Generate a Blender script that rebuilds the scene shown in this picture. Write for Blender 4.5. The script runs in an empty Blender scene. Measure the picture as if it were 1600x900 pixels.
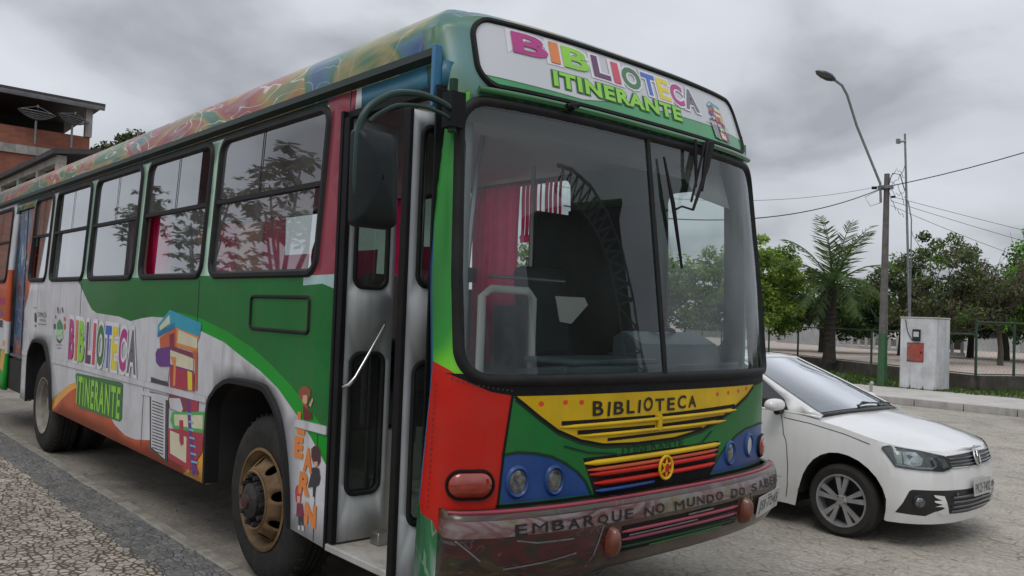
import bpy, bmesh, math, random
from math import sin, cos, pi, sqrt, hypot, radians as R
from mathutils import Vector, Matrix
from mathutils.geometry import delaunay_2d_cdt
random.seed(7)
scene = bpy.context.scene
COL = scene.collection

# ------------------------------------------------------------------ camera
cam_d = bpy.data.cameras.new('camera'); cam = bpy.data.objects.new('camera', cam_d); COL.objects.link(cam)
cam_d.sensor_width = 36; cam_d.lens = 1310.43 / 1600 * 36; cam_d.clip_start = 0.05; cam_d.clip_end = 3000
yaw, pitch, roll = 2.4168, 0.0312, 0.0363
fw = Vector((cos(pitch)*cos(yaw), cos(pitch)*sin(yaw), sin(pitch)))
rt = fw.cross(Vector((0, 0, 1))).normalized(); up = rt.cross(fw)
r2 = cos(roll)*rt + sin(roll)*up; u2 = -sin(roll)*rt + cos(roll)*up
M = Matrix((r2, u2, -fw)).transposed().to_4x4(); M.translation = Vector((4.8016, -2.2633, 1.6717))
cam.matrix_world = M
scene.camera = cam

# ------------------------------------------------------------------ sky and sun
SUN_EL, SUN_AZ = R(58), R(-62)
world = bpy.data.worlds.new('World'); scene.world = world; world.use_nodes = True
wn, wl = world.node_tree.nodes, world.node_tree.links
wn.clear()
def N(t, nodes=wn, **k):
    n = nodes.new(t)
    for a, b in k.items(): setattr(n, a, b)
    return n
sky = N('ShaderNodeTexSky', sky_type='NISHITA', sun_disc=False)
sky.sun_elevation = SUN_EL; sky.sun_rotation = pi/2 - SUN_AZ
tc = N('ShaderNodeTexCoord'); sep = N('ShaderNodeSeparateXYZ'); wl.new(tc.outputs['Generated'], sep.inputs[0])
zc = N('ShaderNodeMath', operation='MAXIMUM'); zc.inputs[1].default_value = 0.0; wl.new(sep.outputs[2], zc.inputs[0])
zp = N('ShaderNodeMath', operation='ADD'); zp.inputs[1].default_value = 0.32; wl.new(zc.outputs[0], zp.inputs[0])
dx = N('ShaderNodeMath', operation='DIVIDE'); wl.new(sep.outputs[0], dx.inputs[0]); wl.new(zp.outputs[0], dx.inputs[1])
dy = N('ShaderNodeMath', operation='DIVIDE'); wl.new(sep.outputs[1], dy.inputs[0]); wl.new(zp.outputs[0], dy.inputs[1])
cb = N('ShaderNodeCombineXYZ'); wl.new(dx.outputs[0], cb.inputs[0]); wl.new(dy.outputs[0], cb.inputs[1]); cb.inputs[2].default_value = 3.1
n1 = N('ShaderNodeTexNoise'); n1.inputs['Scale'].default_value = 2.1; n1.inputs['Detail'].default_value = 6; n1.inputs['Roughness'].default_value = .44; n1.inputs['Distortion'].default_value = .25
wl.new(cb.outputs[0], n1.inputs['Vector'])
cr = N('ShaderNodeValToRGB'); e = cr.color_ramp.elements
e[0].position = .34; e[0].color = (.345, .355, .39, 1); e[1].position = .66; e[1].color = (.66, .685, .74, 1)
m_ = e.new(.47); m_.color = (.555, .575, .62, 1)
wl.new(n1.outputs['Fac'], cr.inputs[0])
gain = N('ShaderNodeMapRange'); gain.inputs['From Min'].default_value = 0.1; gain.inputs['From Max'].default_value = 1; gain.inputs['To Min'].default_value = 10.; gain.inputs['To Max'].default_value = 19.
wl.new(zc.outputs[0], gain.inputs['Value'])
vm = N('ShaderNodeVectorMath', operation='SCALE'); wl.new(cr.outputs[0], vm.inputs[0]); wl.new(gain.outputs[0], vm.inputs['Scale'])
mx = N('ShaderNodeMix', data_type='RGBA'); mx.inputs['Factor'].default_value = .93
wl.new(sky.outputs[0], mx.inputs['A']); wl.new(vm.outputs[0], mx.inputs['B'])
bg = N('ShaderNodeBackground'); bg.inputs['Strength'].default_value = .1; wl.new(mx.outputs['Result'], bg.inputs[0])
wo = N('ShaderNodeOutputWorld'); wl.new(bg.outputs[0], wo.inputs[0])
sd = bpy.data.lights.new('sun', 'SUN'); sd.energy = .9; sd.angle = R(25); sd.color = (1, .96, .9)
sun = bpy.data.objects.new('sun', sd); COL.objects.link(sun)
sdir = Vector((cos(SUN_EL)*cos(SUN_AZ), cos(SUN_EL)*sin(SUN_AZ), sin(SUN_EL)))
sun.rotation_euler = (-sdir).to_track_quat('-Z', 'Y').to_euler()
scene.view_settings.view_transform = 'Standard'; scene.view_settings.look = 'None'
scene.view_settings.exposure = 0.0; scene.view_settings.gamma = 1.0
scene.view_settings.use_curve_mapping = False
scene.cycles.max_bounces = 8; scene.cycles.transparent_max_bounces = 16

# ------------------------------------------------------------------ materials
MATS = {}
def newmat(name):
    m = bpy.data.materials.new(name); m.use_nodes = True; nt = m.node_tree; nt.nodes.clear()
    out = nt.nodes.new('ShaderNodeOutputMaterial'); MATS[name] = m
    return m, nt, out
def pm(name, col, rough=.5, var=.12, scale=6., metal=0., coat=0., bump=0., bscale=60., dirt=0., dirtcol=(.16, .125, .085), trans=0., spec=.5):
    """principled with noise-varied colour, optional bump and dirt blotches"""
    m, nt, out = newmat(name); nd, lk = nt.nodes, nt.links
    b = nd.new('ShaderNodeBsdfPrincipled'); lk.new(b.outputs[0], out.inputs[0])
    t = nd.new('ShaderNodeTexCoord')
    n = nd.new('ShaderNodeTexNoise'); n.inputs['Scale'].default_value = scale; n.inputs['Detail'].default_value = 4
    lk.new(t.outputs['Object'], n.inputs['Vector'])
    r = nd.new('ShaderNodeValToRGB')
    r.color_ramp.elements[0].position = .3; r.color_ramp.elements[1].position = .7
    r.color_ramp.elements[0].color = [c*(1-var) for c in col] + [1]; r.color_ramp.elements[1].color = [min(1, c*(1+var)) for c in col] + [1]
    lk.new(n.outputs['Fac'], r.inputs[0]); last = r.outputs[0]
    if dirt:
        n2 = nd.new('ShaderNodeTexNoise'); n2.inputs['Scale'].default_value = 2.3; n2.inputs['Detail'].default_value = 7; n2.inputs['Roughness'].default_value = .65
        lk.new(t.outputs['Object'], n2.inputs['Vector'])
        mr = nd.new('ShaderNodeMapRange'); mr.inputs['From Min'].default_value = .45; mr.inputs['From Max'].default_value = .75; mr.inputs['To Max'].default_value = dirt
        lk.new(n2.outputs['Fac'], mr.inputs['Value'])
        mix = nd.new('ShaderNodeMix'); mix.data_type = 'RGBA'; mix.inputs['B'].default_value = (*dirtcol, 1)
        lk.new(mr.outputs[0], mix.inputs['Factor']); lk.new(last, mix.inputs['A']); last = mix.outputs['Result']
    if dirt:
        mp2 = nd.new('ShaderNodeMapping'); mp2.inputs['Scale'].default_value = (11, 11, .7); lk.new(t.outputs['Object'], mp2.inputs[0])
        n4 = nd.new('ShaderNodeTexNoise'); n4.inputs['Scale'].default_value = 1.2; n4.inputs['Detail'].default_value = 6; lk.new(mp2.outputs[0], n4.inputs['Vector'])
        m4 = nd.new('ShaderNodeMapRange'); m4.inputs['From Min'].default_value = .52; m4.inputs['From Max'].default_value = .80; m4.inputs['To Max'].default_value = min(.6, dirt*1.2); lk.new(n4.outputs['Fac'], m4.inputs['Value'])
        x4 = nd.new('ShaderNodeMix'); x4.data_type = 'RGBA'; x4.inputs['B'].default_value = (*[c*.8 for c in dirtcol], 1); lk.new(m4.outputs[0], x4.inputs['Factor']); lk.new(last, x4.inputs['A']); last = x4.outputs['Result']
    lk.new(last, b.inputs['Base Color'])
    rr = nd.new('ShaderNodeMapRange'); rr.inputs['To Min'].default_value = max(0, rough-.08); rr.inputs['To Max'].default_value = min(1, rough+.08)
    lk.new(n.outputs['Fac'], rr.inputs['Value']); lk.new(rr.outputs[0], b.inputs['Roughness'])
    b.inputs['Metallic'].default_value = metal; b.inputs['Coat Weight'].default_value = coat; b.inputs['Coat Roughness'].default_value = .06
    if coat and not bump:
        nr = nd.new('ShaderNodeTexNoise'); nr.inputs['Scale'].default_value = 2.2; nr.inputs['Detail'].default_value = 2; lk.new(t.outputs['Object'], nr.inputs['Vector'])
        br_ = nd.new('ShaderNodeBump'); br_.inputs['Strength'].default_value = .12; br_.inputs['Distance'].default_value = .03
        lk.new(nr.outputs['Fac'], br_.inputs['Height']); lk.new(br_.outputs[0], b.inputs['Normal'])
    b.inputs['Specular IOR Level'].default_value = spec
    if bump:
        n3 = nd.new('ShaderNodeTexNoise'); n3.inputs['Scale'].default_value = bscale; n3.inputs['Detail'].default_value = 5
        lk.new(t.outputs['Object'], n3.inputs['Vector'])
        bp = nd.new('ShaderNodeBump'); bp.inputs['Strength'].default_value = bump; bp.inputs['Distance'].default_value = .02
        lk.new(n3.outputs['Fac'], bp.inputs['Height']); lk.new(bp.outputs[0], b.inputs['Normal'])
    return m
def glass(name, tint=(.8, .85, .84), dust=.05, boost=1.0, dustcol=(.5, .52, .5), sc=2.5):
    m, nt, out = newmat(name); nd, lk = nt.nodes, nt.links
    tr = nd.new('ShaderNodeBsdfTransparent'); tr.inputs[0].default_value = (*tint, 1)
    gl = nd.new('ShaderNodeBsdfGlossy'); gl.inputs['Roughness'].default_value = .015; gl.inputs[0].default_value = (.95, .97, 1, 1)
    fr = nd.new('ShaderNodeFresnel'); fr.inputs[0].default_value = 1.5
    mu = nd.new('ShaderNodeMath'); mu.operation = 'MULTIPLY'; mu.use_clamp = True; mu.inputs[1].default_value = boost; lk.new(fr.outputs[0], mu.inputs[0])
    a = nd.new('ShaderNodeMixShader'); lk.new(mu.outputs[0], a.inputs[0]); lk.new(tr.outputs[0], a.inputs[1]); lk.new(gl.outputs[0], a.inputs[2])
    df = nd.new('ShaderNodeBsdfDiffuse'); df.inputs[0].default_value = (*dustcol, 1)
    t = nd.new('ShaderNodeTexCoord'); n = nd.new('ShaderNodeTexNoise'); n.inputs['Scale'].default_value = sc; n.inputs['Detail'].default_value = 6
    lk.new(t.outputs['Object'], n.inputs['Vector'])
    mr = nd.new('ShaderNodeMapRange'); mr.inputs['From Min'].default_value = .35; mr.inputs['From Max'].default_value = .7; mr.inputs['To Min'].default_value = dust*.5; mr.inputs['To Max'].default_value = dust*1.5
    lk.new(n.outputs['Fac'], mr.inputs['Value'])
    b = nd.new('ShaderNodeMixShader'); lk.new(mr.outputs[0], b.inputs[0]); lk.new(a.outputs[0], b.inputs[1]); lk.new(df.outputs[0], b.inputs[2])
    lk.new(b.outputs[0], out.inputs[0])
    return m
def spray(name, stops, scale=1.2, stretch=(1, 1, 1), dist=1.5, wisps=0., rough=.35, wcol=(.55, .56, .55), metal=0., detail=3., axis=None, coat=.08, ww=(.004, .022)):
    """spray-painted swirls: distorted noise through a colour ramp, with pale wisps"""
    m, nt, out = newmat(name); nd, lk = nt.nodes, nt.links
    b = nd.new('ShaderNodeBsdfPrincipled'); lk.new(b.outputs[0], out.inputs[0])
    t = nd.new('ShaderNodeTexCoord'); mp = nd.new('ShaderNodeMapping'); mp.inputs['Scale'].default_value = stretch
    lk.new(t.outputs['Object'], mp.inputs[0])
    n = nd.new('ShaderNodeTexNoise'); n.inputs['Scale'].default_value = scale; n.inputs['Detail'].default_value = detail; n.inputs['Distortion'].default_value = dist; n.inputs['Roughness'].default_value = .45
    lk.new(mp.outputs[0], n.inputs['Vector']); fac = n.outputs['Fac']
    r = nd.new('ShaderNodeValToRGB'); el = r.color_ramp.elements
    el[0].position, el[0].color = stops[0][0], (*stops[0][1], 1); el[1].position, el[1].color = stops[-1][0], (*stops[-1][1], 1)
    for p_, c_ in stops[1:-1]: q = el.new(p_); q.color = (*c_, 1)
    lk.new(fac, r.inputs[0]); last = r.outputs[0]
    if wisps:
        n2 = nd.new('ShaderNodeTexNoise'); n2.inputs['Scale'].default_value = scale*1.7; n2.inputs['Detail'].default_value = 1.5; n2.inputs['Distortion'].default_value = dist*1.2
        ad = nd.new('ShaderNodeVectorMath'); ad.operation = 'ADD'; ad.inputs[1].default_value = (7, 3, 5); lk.new(mp.outputs[0], ad.inputs[0]); lk.new(ad.outputs[0], n2.inputs['Vector'])
        s = nd.new('ShaderNodeMath'); s.operation = 'SUBTRACT'; s.inputs[1].default_value = .5; lk.new(n2.outputs['Fac'], s.inputs[0])
        ab = nd.new('ShaderNodeMath'); ab.operation = 'ABSOLUTE'; lk.new(s.outputs[0], ab.inputs[0])
        mr = nd.new('ShaderNodeMapRange'); mr.inputs['From Min'].default_value = ww[0]; mr.inputs['From Max'].default_value = ww[1]; mr.inputs['To Min'].default_value = wisps; mr.inputs['To Max'].default_value = 0
        lk.new(ab.outputs[0], mr.inputs['Value'])
        mix = nd.new('ShaderNodeMix'); mix.data_type = 'RGBA'; mix.inputs['B'].default_value = (*wcol, 1)
        lk.new(mr.outputs[0], mix.inputs['Factor']); lk.new(last, mix.inputs['A']); last = mix.outputs['Result']
    lk.new(last, b.inputs['Base Color']); b.inputs['Roughness'].default_value = rough; b.inputs['Metallic'].default_value = metal
    b.inputs['Coat Weight'].default_value = coat; b.inputs['Coat Roughness'].default_value = .1
    return m
def stone(name, cols, joint, scale, stretch=(1, 1, 1), jw=.06, bump=.5, rough=.85, big=.25, grit=.3, rnd=1., sand=0., sandcol=(.34, .30, .25), rot=0., fleck=0.):
    """irregular set stones: voronoi cells, sunk joints, worn and sandy areas"""
    m, nt, out = newmat(name); nd, lk = nt.nodes, nt.links
    b = nd.new('ShaderNodeBsdfPrincipled'); lk.new(b.outputs[0], out.inputs[0]); b.inputs['Specular IOR Level'].default_value = .3
    t = nd.new('ShaderNodeTexCoord'); mp = nd.new('ShaderNodeMapping'); mp.inputs['Scale'].default_value = stretch; mp.inputs['Rotation'].default_value = (0, 0, rot); lk.new(t.outputs['Object'], mp.inputs[0])
    wob = nd.new('ShaderNodeTexNoise'); wob.inputs['Scale'].default_value = scale*.8; wob.inputs['Detail'].default_value = 2; lk.new(mp.outputs[0], wob.inputs['Vector'])
    sc = nd.new('ShaderNodeVectorMath'); sc.operation = 'SCALE'; sc.inputs['Scale'].default_value = .55/scale; lk.new(wob.outputs['Color'], sc.inputs[0])
    ad = nd.new('ShaderNodeVectorMath'); ad.operation = 'ADD'; lk.new(mp.outputs[0], ad.inputs[0]); lk.new(sc.outputs[0], ad.inputs[1])
    v1 = nd.new('ShaderNodeTexVoronoi'); v1.voronoi_dimensions = '2D'; v1.inputs['Scale'].default_value = scale; v1.inputs['Randomness'].default_value = rnd; lk.new(ad.outputs[0], v1.inputs['Vector'])
    v2 = nd.new('ShaderNodeTexVoronoi'); v2.voronoi_dimensions = '2D'; v2.feature = 'DISTANCE_TO_EDGE'; v2.inputs['Scale'].default_value = scale; v2.inputs['Randomness'].default_value = rnd; lk.new(ad.outputs[0], v2.inputs['Vector'])
    cr_ = nd.new('ShaderNodeValToRGB'); el = cr_.color_ramp.elements
    sp = nd.new('ShaderNodeSeparateColor'); lk.new(v1.outputs['Color'], sp.inputs[0]); lk.new(sp.outputs[0], cr_.inputs[0])
    el[0].color = (*cols[0], 1); el[1].color = (*cols[-1], 1)
    for i, c in enumerate(cols[1:-1]): q = el.new((i+1)/(len(cols)-1)); q.color = (*c, 1)
    g = nd.new('ShaderNodeTexNoise'); g.inputs['Scale'].default_value = 28; g.inputs['Detail'].default_value = 8; g.inputs['Roughness'].default_value = .7; lk.new(t.outputs['Object'], g.inputs['Vector'])
    gm = nd.new('ShaderNodeMapRange'); gm.inputs['To Min'].default_value = 1-grit; gm.inputs['To Max'].default_value = 1+grit; gm.inputs['From Min'].default_value = .25; gm.inputs['From Max'].default_value = .75; lk.new(g.outputs['Fac'], gm.inputs['Value'])
    bgn = nd.new('ShaderNodeTexNoise'); bgn.inputs['Scale'].default_value = .55; bgn.inputs['Detail'].default_value = 6; bgn.inputs['Roughness'].default_value = .6; lk.new(t.outputs['Object'], bgn.inputs['Vector'])
    bm_ = nd.new('ShaderNodeMapRange'); bm_.inputs['To Min'].default_value = 1-big; bm_.inputs['To Max'].default_value = 1+big; bm_.inputs['From Min'].default_value = .3; bm_.inputs['From Max'].default_value = .7; lk.new(bgn.outputs['Fac'], bm_.inputs['Value'])
    mm = nd.new('ShaderNodeMath'); mm.operation = 'MULTIPLY'; lk.new(gm.outputs[0], mm.inputs[0]); lk.new(bm_.outputs[0], mm.inputs[1])
    cs = nd.new('ShaderNodeVectorMath'); cs.operation = 'SCALE'; lk.new(cr_.outputs[0], cs.inputs[0]); lk.new(mm.outputs[0], cs.inputs['Scale'])
    # joints: width modulated
    jv = nd.new('ShaderNodeTexNoise'); jv.inputs['Scale'].default_value = scale*.45; jv.inputs['Detail'].default_value = 3; lk.new(mp.outputs[0], jv.inputs['Vector'])
    jr = nd.new('ShaderNodeMapRange'); jr.inputs['From Min'].default_value = .35; jr.inputs['From Max'].default_value = .65; jr.inputs['To Min'].default_value = -jw*.35; jr.inputs['To Max'].default_value = jw*.75; lk.new(jv.outputs['Fac'], jr.inputs['Value'])
    jd = nd.new('ShaderNodeMath'); jd.operation = 'ADD'; lk.new(v2.outputs['Distance'], jd.inputs[0]); lk.new(jr.outputs[0], jd.inputs[1])
    jn = nd.new('ShaderNodeMapRange'); jn.inputs['From Min'].default_value = jw*.35; jn.inputs['From Max'].default_value = jw; lk.new(jd.outputs[0], jn.inputs['Value'])
    jx = nd.new('ShaderNodeMix'); jx.data_type = 'RGBA'; jx.inputs['A'].default_value = (*joint, 1); lk.new(cs.outputs[0], jx.inputs['B'])
    last = jx.outputs['Result']
    if sand:
        sn = nd.new('ShaderNodeTexNoise'); sn.inputs['Scale'].default_value = 1.1; sn.inputs['Detail'].default_value = 9; sn.inputs['Roughness'].default_value = .68; lk.new(t.outputs['Object'], sn.inputs['Vector'])
        sm = nd.new('ShaderNodeMapRange'); sm.inputs['From Min'].default_value = .62-sand*.3; sm.inputs['From Max'].default_value = .72-sand*.3+.08; sm.inputs['To Min'].default_value = 1; sm.inputs['To Max'].default_value = .15
        lk.new(sn.outputs['Fac'], sm.inputs['Value'])
        # where sand fills, joints fade
        jj = nd.new('ShaderNodeMath'); jj.operation = 'MAXIMUM'
        iv = nd.new('ShaderNodeMath'); iv.operation = 'SUBTRACT'; iv.inputs[0].default_value = 1; lk.new(sm.outputs[0], iv.inputs[1])
        lk.new(iv.outputs[0], jj.inputs[0]); lk.new(jn.outputs[0], jj.inputs[1]); lk.new(jj.outputs[0], jx.inputs['Factor'])
        sx = nd.new('ShaderNodeMix'); sx.data_type = 'RGBA'; 
        ss = nd.new('ShaderNodeMath'); ss.operation = 'MULTIPLY'; ss.inputs[1].default_value = .65; lk.new(iv.outputs[0], ss.inputs[0])
        sg = nd.new('ShaderNodeVectorMath'); sg.operation = 'SCALE'; sg.inputs[0].default_value = sandcol; lk.new(gm.outputs[0], sg.inputs['Scale'])
        lk.new(ss.outputs[0], sx.inputs['Factor']); lk.new(last, sx.inputs['A']); lk.new(sg.outputs[0], sx.inputs['B']); last = sx.outputs['Result']
        hgt = jj.outputs[0]
    else:
        lk.new(jn.outputs[0], jx.inputs['Factor']); hgt = jn.outputs[0]
    if fleck:
        fm = nd.new('ShaderNodeMapping'); fm.inputs['Scale'].default_value = (1, 2.2, 1); fm.inputs['Rotation'].default_value = (0, 0, .6); lk.new(t.outputs['Object'], fm.inputs[0])
        fn = nd.new('ShaderNodeTexNoise'); fn.inputs['Scale'].default_value = 5.; fn.inputs['Detail'].default_value = 7; fn.inputs['Roughness'].default_value = .62; lk.new(fm.outputs[0], fn.inputs['Vector'])
        fr_ = nd.new('ShaderNodeMapRange'); fr_.inputs['From Min'].default_value = .60; fr_.inputs['From Max'].default_value = .68; fr_.inputs['To Max'].default_value = fleck; lk.new(fn.outputs['Fac'], fr_.inputs['Value'])
        fx = nd.new('ShaderNodeMix'); fx.data_type = 'RGBA'; fx.inputs['B'].default_value = (.09, .078, .06, 1); lk.new(fr_.outputs[0], fx.inputs['Factor']); lk.new(last, fx.inputs['A']); last = fx.outputs['Result']
    lk.new(last, b.inputs['Base Color']); b.inputs['Roughness'].default_value = rough
    h1 = nd.new('ShaderNodeMath'); h1.operation = 'MULTIPLY'; h1.inputs[1].default_value = .25; lk.new(g.outputs['Fac'], h1.inputs[0])
    h2 = nd.new('ShaderNodeMath'); h2.operation = 'ADD'; lk.new(hgt, h2.inputs[0]); lk.new(h1.outputs[0], h2.inputs[1])
    bp = nd.new('ShaderNodeBump'); bp.inputs['Strength'].default_value = bump; bp.inputs['Distance'].default_value = .02
    lk.new(h2.outputs[0], bp.inputs['Height']); lk.new(bp.outputs[0], b.inputs['Normal'])
    return m
def brick(name, c1, c2, mortar, scale=1., plane='xz'):
    m, nt, out = newmat(name); nd, lk = nt.nodes, nt.links
    b = nd.new('ShaderNodeBsdfPrincipled'); lk.new(b.outputs[0], out.inputs[0]); b.inputs['Roughness'].default_value = .9
    t = nd.new('ShaderNodeTexCoord'); s = nd.new('ShaderNodeSeparateXYZ'); lk.new(t.outputs['Object'], s.inputs[0])
    a = nd.new('ShaderNodeMath'); a.operation = 'ADD'; lk.new(s.outputs[0], a.inputs[0]); lk.new(s.outputs[1], a.inputs[1])
    c = nd.new('ShaderNodeCombineXYZ'); lk.new(a.outputs[0], c.inputs[0]); lk.new(s.outputs[2], c.inputs[1])
    br = nd.new('ShaderNodeTexBrick'); br.inputs['Scale'].default_value = scale; br.inputs['Color1'].default_value = (*c1, 1); br.inputs['Color2'].default_value = (*c2, 1); br.inputs['Mortar'].default_value = (*mortar, 1)
    br.inputs['Mortar Size'].default_value = .02; br.inputs['Brick Width'].default_value = .4; br.inputs['Row Height'].default_value = .2
    lk.new(c.outputs[0], br.inputs['Vector'])
    n = nd.new('ShaderNodeTexNoise'); n.inputs['Scale'].default_value = 1.3; n.inputs['Detail'].default_value = 5; lk.new(t.outputs['Object'], n.inputs['Vector'])
    mr = nd.new('ShaderNodeMapRange'); mr.inputs['To Min'].default_value = .6; mr.inputs['To Max'].default_value = 1.35; lk.new(n.outputs['Fac'], mr.inputs['Value'])
    v = nd.new('ShaderNodeVectorMath'); v.operation = 'SCALE'; lk.new(br.outputs['Color'], v.inputs[0]); lk.new(mr.outputs[0], v.inputs['Scale']); lk.new(v.outputs[0], b.inputs['Base Color'])
    return m

# bus paint
G = (.016, .155, .035)
pm('orange_bumper', (.13, .035, .018), .35, .5, 12, coat=.5)
pm('white', (.56, .57, .60), .42, .05, 1.5, coat=.08, dirt=.35, spec=.35)
pm('green', (.006, .135, .024), .42, .16, 2, coat=.10, spec=.3, dirt=.10)
pm('bright_green', (.008, .27, .022), .42, .08, 2, coat=.08, spec=.3)
pm('lime', (.17, .55, .01), .3, .1, 2, coat=.3)
pm('grey_stroke', (.14, .13, .14), .45, .3, 12)
pm('arm_green', (.008, .035, .025), .35, .3, 4, spec=.4)
pm('mint', (.34, .52, .40), .35, .2, 2, coat=.3)
pm('wine', (.24, .040, .060), .42, .25, 1.6, coat=.08, spec=.3)
pm('blue_teal', (.035, .15, .22), .42, .45, 1.6, coat=.08, spec=.3)
pm('pale_patch', (.35, .5, .5), .4, .2, 6)
pm('red', (.46, .010, .004), .42, .14, 2, coat=.08, spec=.25, dirt=.12)
pm('orange_paint', (.46, .085, .03), .42, .2, 2.5, coat=.05, spec=.3, dirt=.2)
pm('amber', (.72, .33, .05), .35, .1, 2.5, coat=.3)
pm('yellow_paint', (.60, .39, .004), .42, .16, 3, coat=.08, spec=.3, dirt=.12)
pm('blue_paint', (.010, .055, .21), .4, .2, 3, coat=.1, spec=.3, dirt=.12)
pm('dark_green', (.005, .035, .012), .5, .2, 3, spec=.3)
pm('black', (.010, .010, .011), .6, .25, 8, spec=.15)
pm('rubber', (.013, .014, .015), .6, .3, 10, dirt=.05, spec=.2)
pm('rubber_green', (.014, .026, .02), .5, .3, 4, spec=.25)
pm('marker', (.006, .006, .006), .5, .2, 10)
pm('marker_faded', (.045, .045, .05), .6, .5, 14)
pm('red_dot', (.6, .06, .01), .4, .1)
art = dict(teal=(.02, .30, .42), teal_dark=(.01, .16, .28), cream=(.60, .57, .40), orange_red=(.50, .10, .04), maroon=(.18, .02, .05), orange=(.65, .22, .05), purple=(.11, .02, .20),
           crimson=(.36, .015, .05), yellow=(.68, .58, .03), charcoal=(.03, .028, .035), grey=(.33, .34, .37), green_book=(.05, .36, .08), sky_blue=(.15, .42, .65), hair_brown=(.28, .07, .03),
           skin=(.60, .33, .24), red_cloth=(.13, .012, .012), hair_black=(.05, .02, .025), hair_red=(.40, .05, .08), pink=(.65, .25, .35), dgreen=(.02, .22, .07), pale_green=(.35, .6, .35),
           magenta=(.42, .02, .20), violet=(.10, .02, .10), letter_red=(.55, .05, .10), letter_green=(.03, .16, .05), letter_blue=(.03, .12, .50), letter_lime=(.24, .58, .03), letter_orange=(.68, .20, .04), outline_green=(.02, .13, .03), letter_grey=(.13, .125, .14), white_ink=(.68, .68, .71))
for k, c in art.items(): pm(k, c, .38, .08, 9, coat=.2)
spray('graffiti', [(.26, (.02, .08, .22)), (.33, (.03, .13, .14)), (.39, (.02, .11, .03)), (.43, (.12, .16, .06)), (.47, (.27, .19, .03)), (.51, (.28, .07, .03)), (.56, (.22, .02, .03)), (.60, (.25, .13, .13)), (.65, (.04, .14, .07)), (.72, (.02, .08, .24))], .9, (.8, 1, 2.4), 1.5, .8, ww=(.003, .016))
spray('corner_band', [(.3, (.02, .06, .20)), (.42, (.03, .12, .18)), (.48, (.02, .12, .04)), (.54, (.24, .20, .06)), (.6, (.05, .14, .07)), (.7, (.16, .22, .22))], 1.3, (1, 1, 1.6), 1.2, .35, ww=(.002, .012))
spray('door_graffiti', [(.3, (.01, .015, .04)), (.42, (.02, .06, .16)), (.5, (.03, .12, .20)), (.58, (.16, .02, .02)), (.7, (.25, .05, .03))], 1.6, (1, 1, .6), 2, .6)
spray('corner_paint', [(.3, (.05, .13, .25)), (.42, (.04, .15, .16)), (.5, (.025, .12, .08)), (.6, (.07, .16, .07)), (.7, (.10, .22, .22))], 1.2, (1, 1, .8), .6, .0)
spray('neon_edge', [(.3, (.012, .14, .02)), (.38, (.015, .25, .02)), (.45, (.12, .52, .01)), (.6, (.26, .62, .01)), (.7, (.05, .35, .02))], .8, (1, 1, .9), .4, .0)
spray('strip_paint', [(.3, (.01, .08, .03)), (.45, (.03, .16, .06)), (.52, (.35, .42, .40)), (.6, (.02, .14, .03)), (.7, (.01, .05, .02))], 3.0, (1, 1, .3), 1.0, .3)
spray('blue_edge', [(.3, (.02, .07, .22)), (.5, (.03, .16, .30)), (.7, (.03, .20, .2))], 1.5, (1, 1, .5), .4, .0)
spray('bumper_paint', [(.3, (.016, .006, .006)), (.38, (.045, .014, .012)), (.44, (.055, .038, .014)), (.5, (.020, .018, .010)), (.56, (.065, .010, .009)), (.62, (.022, .009, .009)), (.7, (.13, .10, .10))], 2.0, (.55, .8, 2.2), 1.2, .22, rough=.3, wcol=(.25, .22, .24), coat=.35, detail=6, ww=(.001, .007))
spray('bumper_top', [(.3, (.05, .018, .016)), (.38, (.13, .10, .04)), (.45, (.17, .15, .14)), (.52, (.13, .05, .045)), (.58, (.20, .17, .18)), (.64, (.09, .03, .03)), (.72, (.22, .19, .20))], 2.6, (.6, .9, 2.0), 1.0, .2, rough=.3, wcol=(.3, .28, .3), coat=.35, detail=6, ww=(.001, .007))
pm('arch_black', (.010, .010, .010), .6, .2, 8, spec=.3)
spray('sign_white', [(.3, (.50, .53, .55)), (.7, (.62, .63, .66))], .8, (1, 1, 1), .2, .0, rough=.3)
pm('sign_green', (.03, .27, .09), .35, .25, 2, coat=.3)
pm('green_rail', (.012, .12, .03), .3, .3, 3, coat=.5)
pm('mirror_black', (.008, .012, .013), .5, .3, 8, spec=.25)
pm('chrome', (.6, .6, .6), .25, .05, 8, metal=1)
pm('steel', (.35, .35, .35), .35, .1, 8, metal=.9)
pm('door_grey', (.44, .47, .48), .45, .1, 3, dirt=.3)
pm('interior_grey', (.52, .51, .47), .6, .1, 3)
pm('ceiling', (.50, .51, .50), .6, .06, 2)
pm('step_floor', (.46, .44, .39), .5, .15, 5, dirt=.5)
pm('floor_dark', (.10, .10, .10), .7, .2, 5)
pm('dash', (.10, .14, .15), .45, .3, 3)
pm('dash_pale', (.11, .16, .17), .45, .25, 4)
pm('seat_black', (.015, .015, .018), .7, .2, 8)
pm('underbody', (.015, .014, .013), .9, .3, 5)
pm('tyre', (.024, .023, .022), .8, .2, 14, dirt=.35, dirtcol=(.08, .07, .06), bump=.2, spec=.2)
pm('rim_gold', (.16, .10, .045), .6, .3, 7, dirt=.95, dirtcol=(.07, .035, .02), bump=.15, spec=.3)
pm('rim_dust', (.22, .20, .17), .6, .25, 9, dirt=.5)
pm('hub_black', (.02, .017, .016), .6, .4, 14, bump=.4)
pm('hub_red', (.045, .02, .02), .5, .3, 14)
pm('lens', (.45, .48, .48), .1, .1, 20, spec=.8)
pm('lens_dark', (.11, .12, .12), .10, .7, 38, spec=.8, metal=.5, coat=1)
pm('indicator', (.26, .025, .01), .15, .2, 20, coat=1)
pm('plate', (.48, .48, .47), .4, .1, 20, dirt=.3)
pm('plate_ink', (.10, .10, .10), .5, .1)
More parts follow.
